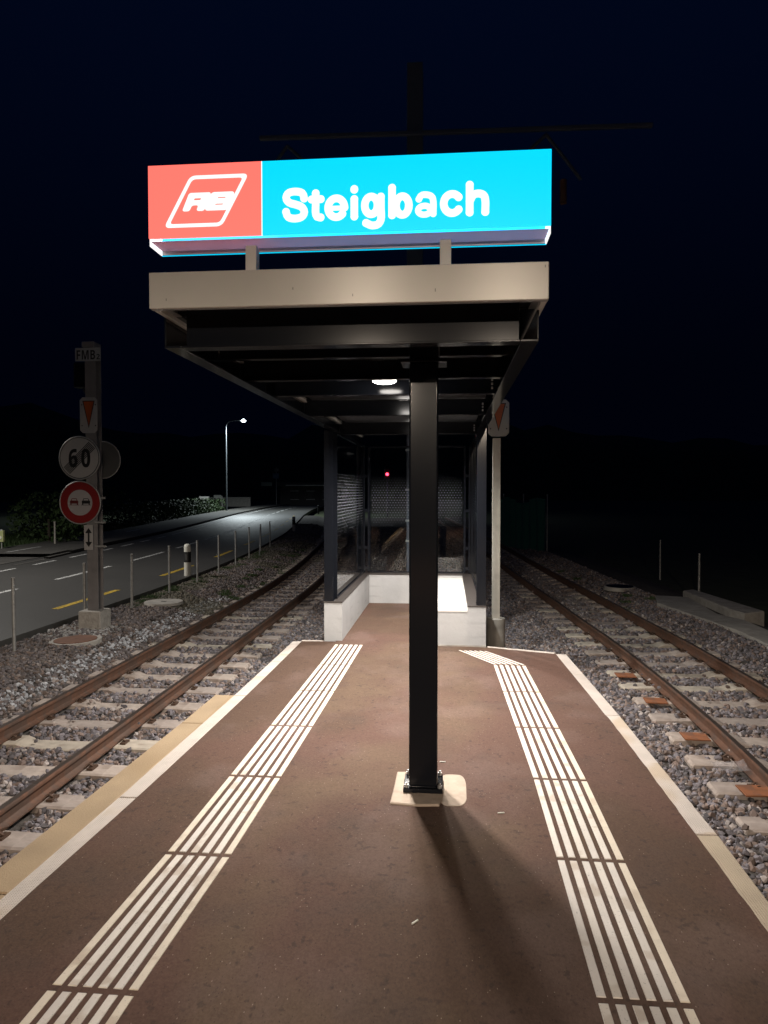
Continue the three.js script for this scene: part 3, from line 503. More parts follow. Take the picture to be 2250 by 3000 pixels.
// ------------------------------------------------------------------ name sign on the canopy
{
  const t = thing('station_name_sign', 'long lit blue and red sign with white lettering above the canopy', 'sign', [0, 0, 0]);
  const x0 = -1.49, x1 = 0.479, y0 = 3.133, y1 = 3.49, D0 = 3.45, D1 = 3.62, xd = -0.914;
  const blue = std({ color: rgb(0.02, 0.25, 0.5), emissive: rgb(0, 0.74, 1.1), emissiveIntensity: 1, roughness: 0.3 });
  const red = std({ color: rgb(0.5, 0.05, 0.04), emissive: rgb(1.3, 0.21, 0.165), emissiveIntensity: 1, roughness: 0.3 });
  const white = std({ color: rgb(0.8, 0.8, 0.8), emissive: rgb(1.05, 1.05, 1.05), emissiveIntensity: 1, roughness: 0.3 });
  part('sign_case', bx(x0 + 0.008, x1 - 0.008, y1 - 0.02, y1 - 0.002, D0 + 0.013, D1 - 0.013, 0.003), M.signCase, t);
  part('underside_panel', uvm(new THREE.PlaneGeometry(x1 - x0 - 0.016, D1 - D0 - 0.02).rotateX(Math.PI / 2).translate((x0 + x1) / 2, y0 - 0.012, -(D0 + D1) / 2)), M.signUnder, t, 'dim translucent underside of the sign box');
  part('light_tube', cyl(0.013, 0.013, x1 - x0 - 0.1, 10).rotateZ(Math.PI / 2).translate((x0 + x1) / 2, y0 + 0.12, -(D0 + D1) / 2), std({ color: rgb(0.8, 0.8, 0.8), emissive: rgb(1, 0.93, 0.9), emissiveIntensity: 9 }), t);
  part('rear_trim', bx(x0 + 0.008, x1 - 0.008, y0 - 0.033, y0 - 0.0125, D1 - 0.02, D1 - 0.0125, 0.001), M.alu, t);
  const fr = part('red_panel', bx(x0, xd - 0.003, y0, y1, D0, D0 + 0.012, 0.002), red, t), fb = part('blue_panel', bx(xd + 0.001, x1, y0, y1, D0, D0 + 0.012, 0.002), blue, t);
  part('divider_light', bx(xd - 0.0028, xd + 0.0008, y0, y1, D0 + 0.001, D0 + 0.011, 0), white, t);
  part('rear_light_panel', bx(x0, x1, y0 - 0.034, y1, D1 - 0.012, D1, 0.002), blue, t, 'lit blue rear face of the sign');
  for (const [a, b] of [[x0, x0 + 0.007], [x1 - 0.007, x1]]) part('end_light_strip', bx(a, b, y0 - 0.034, y1 - 0.002, D0 + 0.0125, D1 - 0.0125, 0.001), white, t);
  // lettering: bold rounded letters, slightly proud of the panel
  const W = 0.038, ell = (cx, cy, rx, ry, a0, a1, n = 22) => Array.from({ length: n + 1 }, (_, i) => { const t = THREE.MathUtils.degToRad(lerp(a0, a1, i / n)); return [cx + rx * Math.cos(t), cy + ry * Math.sin(t)]; });
  const stroke = (p, w = W, closed = false) => {
    const c = new THREE.CatmullRomCurve3(p.map(([x, y]) => new THREE.Vector3(x, y, 0)), closed), list = [new THREE.TubeGeometry(c, Math.max(6, p.length * 3), w / 2, 10, closed)];
    if (!closed) for (const q of [p[0], p[p.length - 1]]) list.push(new THREE.SphereGeometry(w / 2 * 0.995, 14, 10).translate(q[0], q[1], 0));
    return merge(list).scale(1, 1, 0.1);
  };
  const glyph = [
    [-0.818, [[[0.114, 0.114], [0.106, 0.139], [0.07, 0.149], [0.034, 0.141], [0.025, 0.117], [0.04, 0.097], [0.07, 0.087], [0.101, 0.074], [0.115, 0.05], [0.104, 0.028], [0.07, 0.019], [0.034, 0.028], [0.024, 0.053]]]],
    [-0.685, [[[0.038, 0.137], [0.038, 0.09], [0.038, 0.04], [0.045, 0.023], [0.062, 0.02]], [[0.018, 0.108], [0.063, 0.108]]]],
    [-0.607, [[[0.028, 0.062], [0.098, 0.062]], ell(0.061, 0.064, 0.04, 0.045, 0, 318)], [0.024]],
    [-0.479, [[[0.021, 0.019], [0.021, 0.102]], [[0.021, 0.147], [0.021, 0.15]]]],
    [-0.427, [ell(0.051, 0.069, 0.031, 0.042, 0, 344), [[0.098, 0.109], [0.098, 0.06], [0.098, 0.0], [0.085, -0.021], [0.056, -0.027], [0.026, -0.014]]]],
    [-0.296, [[[0.021, 0.149], [0.021, 0.019]], ell(0.071, 0.063, 0.031, 0.044, 0, 344)]],
    [-0.17, [[[0.024, 0.09], [0.036, 0.108], [0.062, 0.11], [0.086, 0.1], [0.093, 0.078], [0.093, 0.019]], ell(0.05, 0.037, 0.03, 0.021, 0, 344)], [0.032, 0.03]],
    [-0.048, [ell(0.061, 0.064, 0.04, 0.045, 40, 320)]],
    [0.075, [[[0.021, 0.149], [0.021, 0.019]], [[0.021, 0.07], [0.038, 0.1], [0.062, 0.107], [0.087, 0.098], [0.095, 0.074], [0.095, 0.019]]]],
  ];
  for (const [gx, paths, ws] of glyph) part('letter', uvm(merge(paths.map((p, i) => stroke(p, ws?.[i] ?? W, false)))).translate(gx, 3.187, -D0 + 0.0015), white, fb);
  // emblem: slanted round-cornered frame with merged slanted letters inside
  const round = (pts, r) => { const s = new THREE.Shape(), n = pts.length; for (let i = 0; i < n; i++) { const p = pts[i], a = pts[(i + n - 1) % n], b = pts[(i + 1) % n], va = new THREE.Vector2(a[0] - p[0], a[1] - p[1]).normalize(), vb = new THREE.Vector2(b[0] - p[0], b[1] - p[1]).normalize(); const e = [p[0] + va.x * r, p[1] + va.y * r], q = [p[0] + vb.x * r, p[1] + vb.y * r]; i ? s.lineTo(...e) : s.moveTo(...e); s.quadraticCurveTo(p[0], p[1], q[0], q[1]); } s.closePath(); return s; };
  const para = (w, h, sl, cx, cy) => [[cx - w / 2 - sl / 2, cy - h / 2], [cx + w / 2 - sl / 2, cy - h / 2], [cx + w / 2 + sl / 2, cy + h / 2], [cx - w / 2 + sl / 2, cy + h / 2]];
  const outer = round(para(0.294, 0.25, 0.137, -1.194, 3.307), 0.03), inner = round(para(0.256, 0.216, 0.118, -1.194, 3.307), 0.02); outer.holes.push(new THREE.Path(inner.getPoints(10)));
  part('emblem_frame', uvm(new THREE.ExtrudeGeometry(outer, { depth: 0.002, bevelEnabled: false, curveSegments: 10 }).translate(0, 0, -D0 + 0.001)), white, fr);
  const slant = (g) => { const p = g.attributes.position; for (let i = 0; i < p.count; i++) p.setX(i, p.getX(i) + p.getY(i) * 0.42); return g; };
  let ex = 0; for (const ch of 'AB') {
    const sh = ch === 'A' ? round([[0, 0], [0.03, 0], [0.03, 0.028], [0.058, 0.028], [0.058, 0], [0.09, 0], [0.09, 0.088], [0, 0.088]], 0.011) : round([[0, 0], [0.094, 0], [0.098, 0.04], [0.094, 0.088], [0, 0.088]], 0.014);
    if (ch === 'A') sh.holes.push(new THREE.Path(round([[0.03, 0.052], [0.058, 0.052], [0.058, 0.062], [0.03, 0.062]], 0.003).getPoints(4)));
    else for (const y of [0.026, 0.058]) sh.holes.push(new THREE.Path(round([[0.034, y], [0.066, y], [0.066, y + 0.006], [0.034, y + 0.006]], 0.002).getPoints(4)));
    part('emblem_letter', uvm(slant(new THREE.ExtrudeGeometry(sh, { depth: 0.002, bevelEnabled: false, curveSegments: 6 }).translate(ex, 0, 0).scale(1.24, 1, 1)).translate(-1.316, 3.26, -D0 + 0.0012)), white, fr); ex += 0.0915;
  }
  for (const px of [-0.985, -0.018]) {
    const p = part('support_post', bx(px - 0.028, px + 0.028, 2.967, y0 - 0.031, 3.5, 3.56, 0.003), M.aluPaint, t);
    part('post_foot', bx(px - 0.06, px + 0.06, 2.9665, 2.972, 3.475, 3.6, 0.001), M.aluPaint, p);
  }
  const mk = (xa, xb, col, inten, back) => { const l = new THREE.RectAreaLight(col, inten, xb - xa - 0.02, y1 - y0 - 0.02); const d = back ? D1 + 0.006 : D0 - 0.008; l.position.set((xa + xb) / 2, (y0 + y1) / 2, -d); l.lookAt((xa + xb) / 2, (y0 + y1) / 2, -d + (back ? -1 : 1)); l.name = 'sign_glow'; scene.add(l); };
  mk(xd, x1, rgb(0.05, 0.75, 1), 0.6); mk(x0, xd, rgb(1, 0.3, 0.26), 0.5); mk(x0, x1, rgb(0.2, 0.6, 1), 2.2, true);
}

// ------------------------------------------------------------------ canvas faces for the small signs
function canvasTex(w, h, draw) { const c = document.createElement('canvas'); c.width = w; c.height = h; const g = c.getContext('2d'); draw(g, w, h); const t = new THREE.CanvasTexture(c); t.colorSpace = THREE.SRGBColorSpace; return t; }
const face = (t, r = 0.5) => std({ map: t, color: rgb(0.5, 0.5, 0.5), roughness: r });
const triangleFace = face(canvasTex(256, 460, (g, w, h) => { g.fillStyle = '#d8d6d2'; g.fillRect(0, 0, w, h); g.fillStyle = '#151210'; g.beginPath(); g.moveTo(38, 44); g.lineTo(w - 38, 44); g.lineTo(w / 2, h - 62); g.fill(); g.fillStyle = '#e0681a'; g.beginPath(); g.moveTo(54, 54); g.lineTo(w - 54, 54); g.lineTo(w / 2, h - 92); g.fill(); g.fillStyle = '#4a4844'; for (const [x, y] of [[30, 96], [w - 30, 96], [30, h - 96], [w - 30, h - 96]]) { g.beginPath(); g.arc(x, y, 9, 0, 7); g.fill(); } }));
function plateOctagon(w, h, c, depth = 0.004) { const s = new THREE.Shape([[-w / 2 + c, -h / 2], [w / 2 - c, -h / 2], [w / 2, -h / 2 + c], [w / 2, h / 2 - c], [w / 2 - c, h / 2], [-w / 2 + c, h / 2], [-w / 2, h / 2 - c], [-w / 2, -h / 2 + c]].map((p) => new THREE.Vector2(...p))); const g = new THREE.ExtrudeGeometry(s, { depth, bevelEnabled: false }), p = g.attributes.position, uv = g.attributes.uv; for (let i = 0; i < p.count; i++) uv.setXY(i, p.getX(i) / w + 0.5, p.getY(i) / h + 0.5); return g; }
function hbeam(w, dpt, h, tf, tw) { return merge([bx(-w / 2, w / 2, 0, h, -dpt / 2, -dpt / 2 + tf, 0.002), bx(-tw / 2, tw / 2, 0, h, -dpt / 2 + tf + 0.0005, dpt / 2 - tf - 0.0005, 0.001), bx(-w / 2, w / 2, 0, h, dpt / 2 - tf, dpt / 2, 0.002)]); }
{
  // mast left of the track
  const t = thing('sign_mast', 'grey steel mast on a concrete foot between road and track, carrying signs', 'mast', [-5.67, 0, 10.95]);
  part('steel_post', hbeam(0.18, 0.18, 4.28, 0.015, 0.011).translate(0, -0.05, 0), M.mast, t);
  const ft = part('concrete_foot', new RoundedBoxGeometry(0.37, 0.4, 0.37, 2, 0.02).translate(-0.02, -0.24, 0), M.oldConcrete, t);
  part('spread_base', uvm(cyl(0.2, 0.42, 0.18, 14).translate(-0.02, -0.4, 0)), M.oldConcrete, ft);
  for (const y of [0.98, 1.36, 1.75]) part('bracket', bx(0.06, 0.24, y, y + 0.03, -0.13, -0.1, 0.003), M.galv, t);
  const z = 0.135;
  const hang = (name, label, cat, x, y, build) => { const s = thing(name, label, cat, [-5.67 + x, y, 10.95 - z]); build(s); part('clamp', bx(-0.03 - x * 0.4, 0.03 - x * 0.4, -0.02, 0.02, 0.006, 0.03, 0.001), M.galv, s); return s; };
  const disc = (s, r, mat) => { part('sign_back', cyl(r, r, 0.012, 48).rotateX(Math.PI / 2), M.signBack, s); const rim = part('rim', new THREE.TorusGeometry(r - 0.004, 0.011, 8, 56), M.galv, s); part('face', new THREE.CircleGeometry(r - 0.006, 56).translate(0, 0, 0.0075), mat, s); };
  hang('end_limit_sign', 'round white end of 60 limit sign with diagonal bars on the mast', 'traffic sign', -0.17, 2.4, (s) => disc(s, 0.34, face(canvasTex(512, 512, (g, w) => {
    g.fillStyle = '#d9d7d4'; g.fillRect(0, 0, w, w); g.lineWidth = 8; g.strokeStyle = '#17171a'; g.beginPath(); g.arc(256, 256, 247, 0, 7); g.stroke();
    g.save(); g.translate(256, 256); g.rotate(-Math.PI / 4.1); g.fillStyle = '#121216'; for (let k = -3; k <= 3; k++) g.fillRect(-226, k * 17 - 6, 452, 10); g.restore();
    g.fillStyle = '#0d0d10'; g.font = 'bold 250px sans-serif'; g.textAlign = 'center'; g.textBaseline = 'middle'; g.save(); g.translate(256, 262); g.scale(0.9, 1.2); g.fillText('6', -90, 0); g.fillText('0', 90, 0); g.lineWidth = 5; g.strokeStyle = '#0d0d10'; g.strokeText('6', -90, 0); g.strokeText('0', 90, 0); g.restore();
  }))));
  hang('no_overtaking_sign', 'round red rimmed sign with a red and a black car on the mast', 'traffic sign', -0.17, 1.69, (s) => disc(s, 0.34, face(canvasTex(512, 512, (g, w) => {
    g.fillStyle = '#a40d10'; g.fillRect(0, 0, w, w); g.fillStyle = '#d9d4d4'; g.beginPath(); g.arc(256, 256, 158, 0, 7); g.fill();
    const car = (x, c) => { g.fillStyle = c; g.fillRect(x - 62, 282, 124, 6); g.fillRect(x - 48, 262, 14, 22); g.fillRect(x + 34, 262, 14, 22); g.beginPath(); g.moveTo(x - 52, 268); g.lineTo(x - 54, 240); g.lineTo(x - 42, 230); g.lineTo(x - 30, 204); g.lineTo(x + 30, 204); g.lineTo(x + 42, 230); g.lineTo(x + 54, 240); g.lineTo(x + 52, 268); g.fill(); g.fillStyle = '#d9d4d4'; g.beginPath(); g.moveTo(x - 33, 230); g.lineTo(x - 24, 211); g.lineTo(x + 24, 211); g.lineTo(x + 33, 230); g.fill(); g.fillRect(x - 30, 272, 60, 8); };
    car(182, '#7a1414'); car(332, '#121214');
  }))));
  hang('arrow_plate', 'small white plate with a black double arrow under the red rimmed sign', 'sign', -0.035, 1.135, (s) => part('plate', plateOctagon(0.15, 0.4, 0.006, 0.005), [face(canvasTex(128, 340, (g, w, h) => { g.fillStyle = '#d9d6d4'; g.fillRect(0, 0, w, h); g.fillStyle = '#0e0e10'; g.fillRect(52, 90, 24, 160); for (const [y, k] of [[42, 1], [298, -1]]) { g.beginPath(); g.moveTo(64, y); g.lineTo(16, y + k * 68); g.lineTo(112, y + k * 68); g.fill(); } })), M.signBack], s));
  hang('triangle_board', 'white board with an orange downward triangle high on the left mast', 'sign', -0.01, 3.075, (s) => { part('plate', plateOctagon(0.29, 0.565, 0.045), [triangleFace, M.signBack], s); });
  hang('mast_letter_plate', 'white plate reading FMB 2 at the top of the left mast', 'sign', -0.01, 4.03, (s) => part('plate', plateOctagon(0.42, 0.21, 0.004), [face(canvasTex(420, 210, (g, w, h) => { g.fillStyle = '#d4d8d8'; g.fillRect(0, 0, w, h); g.fillStyle = '#0c0c0e'; g.font = 'bold 205px sans-serif'; g.textBaseline = 'alphabetic'; g.save(); g.scale(0.76, 1); g.fillText('FMB', 12, 182); g.restore(); g.font = 'bold 115px sans-serif'; g.fillText('2', 346, 182); })), M.signBack], s));
  const bxs = thing('cable_box', 'dark cable box hanging left of the mast below the letter plate', 'cable box', [-5.84, 3.5, 10.95]); part('box_body', new RoundedBoxGeometry(0.24, 0.4, 0.16, 2, 0.02).translate(0, 0.22, 0), M.steel, bxs); part('cable', tube([V(0, 0.04, 0), V(0.03, -0.05, 0), V(0.12, -0.1, 0)], 0.012), M.plasticBlack, bxs);
  part('post_cap', bx(-0.12, 0.08, 4.15, 4.24, -0.13, 0.1, 0.01), M.mast, t);
  const back = thing('reverse_sign', 'round sign seen from behind, half hidden behind the end of limit sign', 'traffic sign', [-5.60, 2.38, 11.09]); part('sign_back', cyl(0.3, 0.3, 0.012, 48).rotateX(Math.PI / 2), M.signBack, back); part('rim', new THREE.TorusGeometry(0.298, 0.01, 8, 48), M.galv, back);
}
{
  const t = thing('sign_post', 'pale slim post on a round concrete foot right of the shelter', 'post', [0.655, 0, 9.9]);
  part('pole', hbeam(0.105, 0.1, 2.55, 0.009, 0.008).translate(0, 0.05, 0), M.postPale, t);
  part('concrete_foot', uvm(cyl(0.13, 0.13, 0.55, 28).translate(0, -0.16, 0)), M.oldConcrete, t);
  const s = thing('triangle_board', 'white board with an orange downward triangle partly behind the right canopy edge', 'sign', [0.675, 2.87, 9.81]);
  part('plate', plateOctagon(0.285, 0.5, 0.045), [triangleFace, M.signBack], s); part('clamp', bx(-0.05, 0.02, -0.25, -0.2, 0.005, 0.035, 0.001), M.galv, s);
}

// ------------------------------------------------------------------ posts along the road
{
  const ords = ['first', 'second', 'third', 'fourth', 'fifth', 'sixth', 'seventh', 'eighth', 'ninth', 'tenth'];
  [[-5.89, 9.12], [-5.94, 11.1], [-5.9, 12.75], [-5.95, 14.67], [-5.96, 16.4], [-6.1, 18.4], [-6.28, 20.5], [-6.44, 22.5], [-6.63, 24.6], [-6.82, 26.7]].forEach(([x, d], k) => {
    const y = bedY(x, d), t = thing('guard_post', `thin galvanized steel post at the road edge, ${ords[k]} of the row counting from the left`, 'post', [x, y, d], rr(-0.3, 0.3), 'thin steel posts along the road edge');
    part('tube', uvm(cyl(0.024, 0.024, 1.04, 14).translate(0, 0.5, 0)), M.galv, t); part('cap', cyl(0.027, 0.027, 0.014, 14).translate(0, 1.027, 0), M.galv, t); t.rotation.z = rr(-0.008, 0.008);
  });
  const b = thing('brace_bar', 'slanted thin steel brace leaning on a far road edge post', 'brace', [0, 0, 0]); part('bar', tube([V(-6.32, -0.33, 23.3), V(-6.62, 0.6, 24.5)], 0.014, 4, 8), M.galv, b);
  [[-6.52, 17.25, 0.87, 'white and black road delineator post beside the fifth steel post'], [-8.3, 37.6, 0.82, 'small distant white and black delineator post near the road bend'], [-12.2, 66, 0.85, 'tiny farthest delineator post at the far road bend']].forEach(([x, d, h, label], k) => {
    const t = thing('delineator_post', label, 'delineator', [x, ROAD_Y - 0.07, d], 0, 'delineator posts');
    const prof = [[0.001, 0], [0.085, 0], [0.085, h * 0.9], [0.08, h * 0.95], [0.06, h * 0.985], [0.02, h], [0.001, h]].map((p) => new THREE.Vector2(...p));
    const bd = part('body', new THREE.LatheGeometry(prof, 20), k === 2 ? M.plasticBlack : M.plasticWhite, t);
    part('black_band', cyl(0.0875, 0.0875, h * 0.3, 20).translate(0, h * 0.62, 0), M.plasticBlack, bd);
    part('reflector', bx(-0.028, 0.022, h * 0.53, h * 0.7, -0.093, -0.086, 0.002), M.signBack, bd);
  });
  const mh = (name, label, x, d, y, top, ring, hole) => { const t = thing(name, label, 'manhole', [x, y, d]); const r = part('concrete_ring', uvm(cyl(0.36, 0.37, 0.14, 40)), ring, t); part('lid', uvm(cyl(0.3, 0.3, 0.012, 40).translate(0, 0.074, 0)), top, t); if (hole) part('lift_slot', bx(-0.04, 0.04, 0.0805, 0.084, -0.015, 0.015, 0.001), M.plasticBlack, t); return t; };
  mh('manhole_cover', 'rusty round manhole lid in a concrete ring below the left mast', -5.47, 9.95, -0.385, M.rustDark, M.oldConcrete).rotation.z = 0.02;
  const c = thing('manhole_cover', 'pale round concrete lid lying on the ballast by the steel posts', 'manhole', [-5.52, -0.3, 13.32]); part('lid', uvm(cyl(0.36, 0.37, 0.05, 44)), M.oldConcrete, c); part('lift_slot', bx(-0.05, 0.05, 0.0255, 0.028, -0.03, 0.03, 0.001), M.plasticBlack, c);
}

// ------------------------------------------------------------------ lamps: street lamps and platform mast
function streetLamp(label, x, d, h, arm, turn, cd, tone = LAMP_COOL, cone = 1.4) {
  const t = thing('street_lamp', label, 'street lamp', [x, -0.5, d], turn, 'road lamps');
  part('lamp_pole', merge([uvm(cyl(0.055, 0.1, h - 0.8, 14).translate(0, (h - 0.8) / 2, 0)), uvm(tube([new THREE.Vector3(0, h - 0.82, 0), new THREE.Vector3(0.04, h - 0.35, 0), new THREE.Vector3(0.35, h - 0.02, 0), new THREE.Vector3(arm - 0.25, h + 0.1, 0)], 0.05, 18, 10))]), M.lampPole, t);
  part('lamp_head', new RoundedBoxGeometry(0.7, 0.09, 0.3, 2, 0.04).translate(arm, h + 0.13, 0), M.galv, t);
  part('lamp_lens', new THREE.SphereGeometry(0.2, 18, 10).scale(1.15, 0.75, 0.8).translate(arm + 0.05, h + 0.06, 0), std({ color: rgb(0.8, 0.8, 0.8), emissive: tone, emissiveIntensity: 30 }), t);
  const l = new THREE.SpotLight(tone, cd, 0, cone, 0.3); l.name = 'street_lamp_glow'; l.position.set(arm + 0.05, h + 0.02, 0); l.target.position.set(arm + 0.05, 0, 0); l.castShadow = true; l.shadow.radius = 4; t.add(l, l.target);
}
streetLamp('tall curved street lamp shining over the far road bend', -22.35, 70, 9.35, 1.75, 0, 600);
streetLamp('street lamp on the far pavement beyond the left picture edge', -16.0, 13.5, 8, 1.8, 0, 270, new THREE.Color(1, 0.96, 0.9), 1.22);
{
  const t = thing('platform_lamp_mast', 'two armed lamp mast standing on the platform behind the viewer', 'platform lamp', [-0.23, 0, -7]);
  part('lamp_pole', uvm(cyl(0.045, 0.07, 4.35, 16).translate(0, 2.18, 0)), M.galv, t);
  part('cross_arm', bx(-1.5, 1.5, 4.36, 4.41, -0.03, 0.03, 0.01), M.galv, t);
  for (const x of [-1.34, 1.34]) {
    part('lamp_head', new RoundedBoxGeometry(0.5, 0.1, 0.3, 2, 0.04).translate(x, 4.3, 0), M.galv, t);
    part('lamp_lens', new RoundedBoxGeometry(0.36, 0.16, 0.22, 3, 0.05).translate(x, 4.168, 0), std({ color: rgb(0.8, 0.8, 0.8), emissive: LAMP_REAR, emissiveIntensity: 25 }), t);
    const l = new THREE.SpotLight(LAMP_REAR, 122, 0, 1.53, 0.12); l.name = 'platform_lamp_glow'; l.position.set(x, 4.15, 0); l.target.position.set(x, 0, 0); l.castShadow = true; l.shadow.radius = 3; t.add(l, l.target);
  }
}
{
  const t = thing('railway_signal', 'distant signal on a thin mast showing one red light behind the glass', 'signal', [-5.35, -0.5, 62]);
  part('signal_mast', cyl(0.06, 0.06, 3.8, 10).translate(0, 1.9, 0), M.plasticBlack, t); part('signal_board', new RoundedBoxGeometry(0.5, 0.9, 0.12, 2, 0.05).translate(0, 3.85, 0), M.plasticBlack, t);
  part('signal_lamp', cyl(0.13, 0.13, 0.04, 20).rotateX(Math.PI / 2).translate(0, 3.82, 0.085), std({ color: rgb(0.3, 0, 0), emissive: rgb(1, 0.03, 0.06), emissiveIntensity: 12 }), t);
  const l = new THREE.PointLight(rgb(1, 0.03, 0.06), 0.4); l.name = 'signal_glow'; l.position.set(0, 3.82, 0.085); t.add(l);
}

// ------------------------------------------------------------------ overhead line mast behind the shelter
{
  const t = thing('catenary_mast', 'tall dark overhead line mast with a cross beam behind the shelter', 'mast', [-0.62, 0, 13]);
  part('steel_post', hbeam(0.28, 0.28, 10, 0.018, 0.012).translate(0, -0.5, 0), M.mastDark, t);
  for (const y of [0.95, 1.32, 1.88, 2.6]) part('clamp_band', bx(-0.16, 0.16, y, y + 0.035, -0.16, 0.16, 0.003), M.galv, t);
  const c = part('cross_beam', bx(-2.9, 4.0, 8.18, 8.25, -0.26, -0.18, 0.01), M.mastDark, t); c.rotation.z = -0.012;
  for (const s of [-1, 1]) { part('strut', tube([new THREE.Vector3(s * 2.3, 8.1, 0.2), new THREE.Vector3(s * 1.3, 7.2, 0.2)], 0.03, 2, 6), M.mastDark, t); part('strut', tube([new THREE.Vector3(s * 2.3, 8.1, 0.2), new THREE.Vector3(s * 2.9, 7.3, 0.2)], 0.03, 2, 6), M.mastDark, t); part('insulator', uvm(cyl(0.06, 0.06, 0.4, 10).translate(s * 2.6, 7.1, 0.2)), M.rustDark, t); }
}

// ------------------------------------------------------------------ right hand side
{
  const k = thing('concrete_slab', 'low pale concrete slab beside the far side of the right track', 'slab', [0, 0, 0]);
  part('slab_body', slab([[4.55, 8.2], [5.0, 8.6], [4.98, 12.4], [4.75, 13.0], [4.9, 15.0], [4.3, 15.2], [4.05, 14.2], [4.5, 11.5]], -0.62, -0.3, 0.01), M.oldConcrete, k);
  const s2 = thing('concrete_step', 'short raised concrete block behind the pale slab', 'concrete block', [0, 0, 0]); part('block', slab([[4.97, 13.05], [5.05, 12.6], [5.5, 12.9], [5.2, 15.6], [4.92, 15.4]], -0.7, -0.22, 0.02), M.oldConcrete, s2);
  [[5.72, 16.8, 'thin fence stake behind the concrete slab right of the track'], [6.15, 21.3, 'farther thin fence stake right of the track']].forEach(([x, d, label]) => { const t = thing('fence_stake', label, 'stake', [x, -0.72, d], 0, 'fence stakes on the right'); part('stake', uvm(cyl(0.025, 0.03, 1.15, 10).translate(0, 0.57, 0)), M.galv, t); part('cap', cyl(0.032, 0.032, 0.03, 10).translate(0, 1.15, 0), M.galv, t); });
  const lid = thing('manhole_cover', 'dark round lid beside the far end of the right track', 'manhole', [3.9, -0.345, 16.6]); part('lid', uvm(cyl(0.34, 0.36, 0.08, 36)), M.oldConcrete, lid); part('dark_plate', uvm(cyl(0.3, 0.3, 0.01, 36).translate(0, 0.046, 0)), M.steel, lid);
  // green screen at the end of the right track
  const t = thing('green_tarpaulin', 'dark green tarpaulin screen beside the far end of the right track', 'tarpaulin', [0, 0, 0]);
  const g = new THREE.PlaneGeometry(1, 1, 60, 14), p = g.attributes.position;
  for (let i = 0; i < p.count; i++) { const u = p.getX(i) + 0.5, v = p.getY(i) + 0.5; const d = lerp(31, 26.2, u), x = lerp(2.25, 3.45, u) + 0.08 * Math.sin(u * 40) * (0.4 + 0.6 * v) + v * 0.0; p.setXYZ(i, x, -0.45 + v * (1.95 + 0.12 * Math.sin(u * 9)), -d); }
  g.computeVertexNormals(); part('sheet', g, std({ color: rgb(0.04, 0.2, 0.14), roughness: 0.6, side: THREE.DoubleSide }), t);
  for (const u of [0, 0.5, 1]) part('support_pole', cyl(0.03, 0.03, 2.4, 8).translate(lerp(2.25, 3.45, u) + 0.12, 0.55, -lerp(31, 26.2, u)), M.galv, t);
}

// ------------------------------------------------------------------ far left: hedge, bushes, bins, house
function foliage(n, cx, cy, cd, sx, sy, sz, leaf, shape) {
  const P = [], U = [], N = []; const v = new THREE.Vector3(), a = new THREE.Vector3(), b = new THREE.Vector3();
  for (let k = 0; k < n; k++) {
    let x, y, z; do { x = rr(-1, 1); y = rr(-1, 1); z = rr(-1, 1); } while (shape ? Math.max(Math.abs(x), Math.abs(z)) > 1 || y > 0.55 + 0.45 * fbm(x * 6 + cx, z * 3 + cd, 3) : x * x + y * y + z * z > 1 || fbm(x * 2.5 + cx, y * 2.5 + z * 2 + cd, 3) < 0.4);
    v.set(cx + x * sx, cy + y * sy, -(cd + z * sz)); const s = leaf * rr(0.6, 1.4);
    a.set(rr(-1, 1), rr(-1, 1), rr(-1, 1)).normalize().multiplyScalar(s); b.set(rr(-1, 1), rr(-1, 1), rr(-1, 1)).normalize().multiplyScalar(s * 0.7);
    for (const [i, j] of [[-1, 0], [0, -1], [1, 0], [-1, 0], [1, 0], [0, 1]]) { P.push(v.x + a.x * i + b.x * j, v.y + a.y * i + b.y * j, v.z + a.z * i + b.z * j); U.push(i * 0.5 + 0.5, j * 0.5 + 0.5); }
  }
  const g = new THREE.BufferGeometry(); g.setAttribute('position', new THREE.Float32BufferAttribute(P, 3)); g.setAttribute('uv', new THREE.Float32BufferAttribute(U, 2)); g.computeVertexNormals(); return g;
}
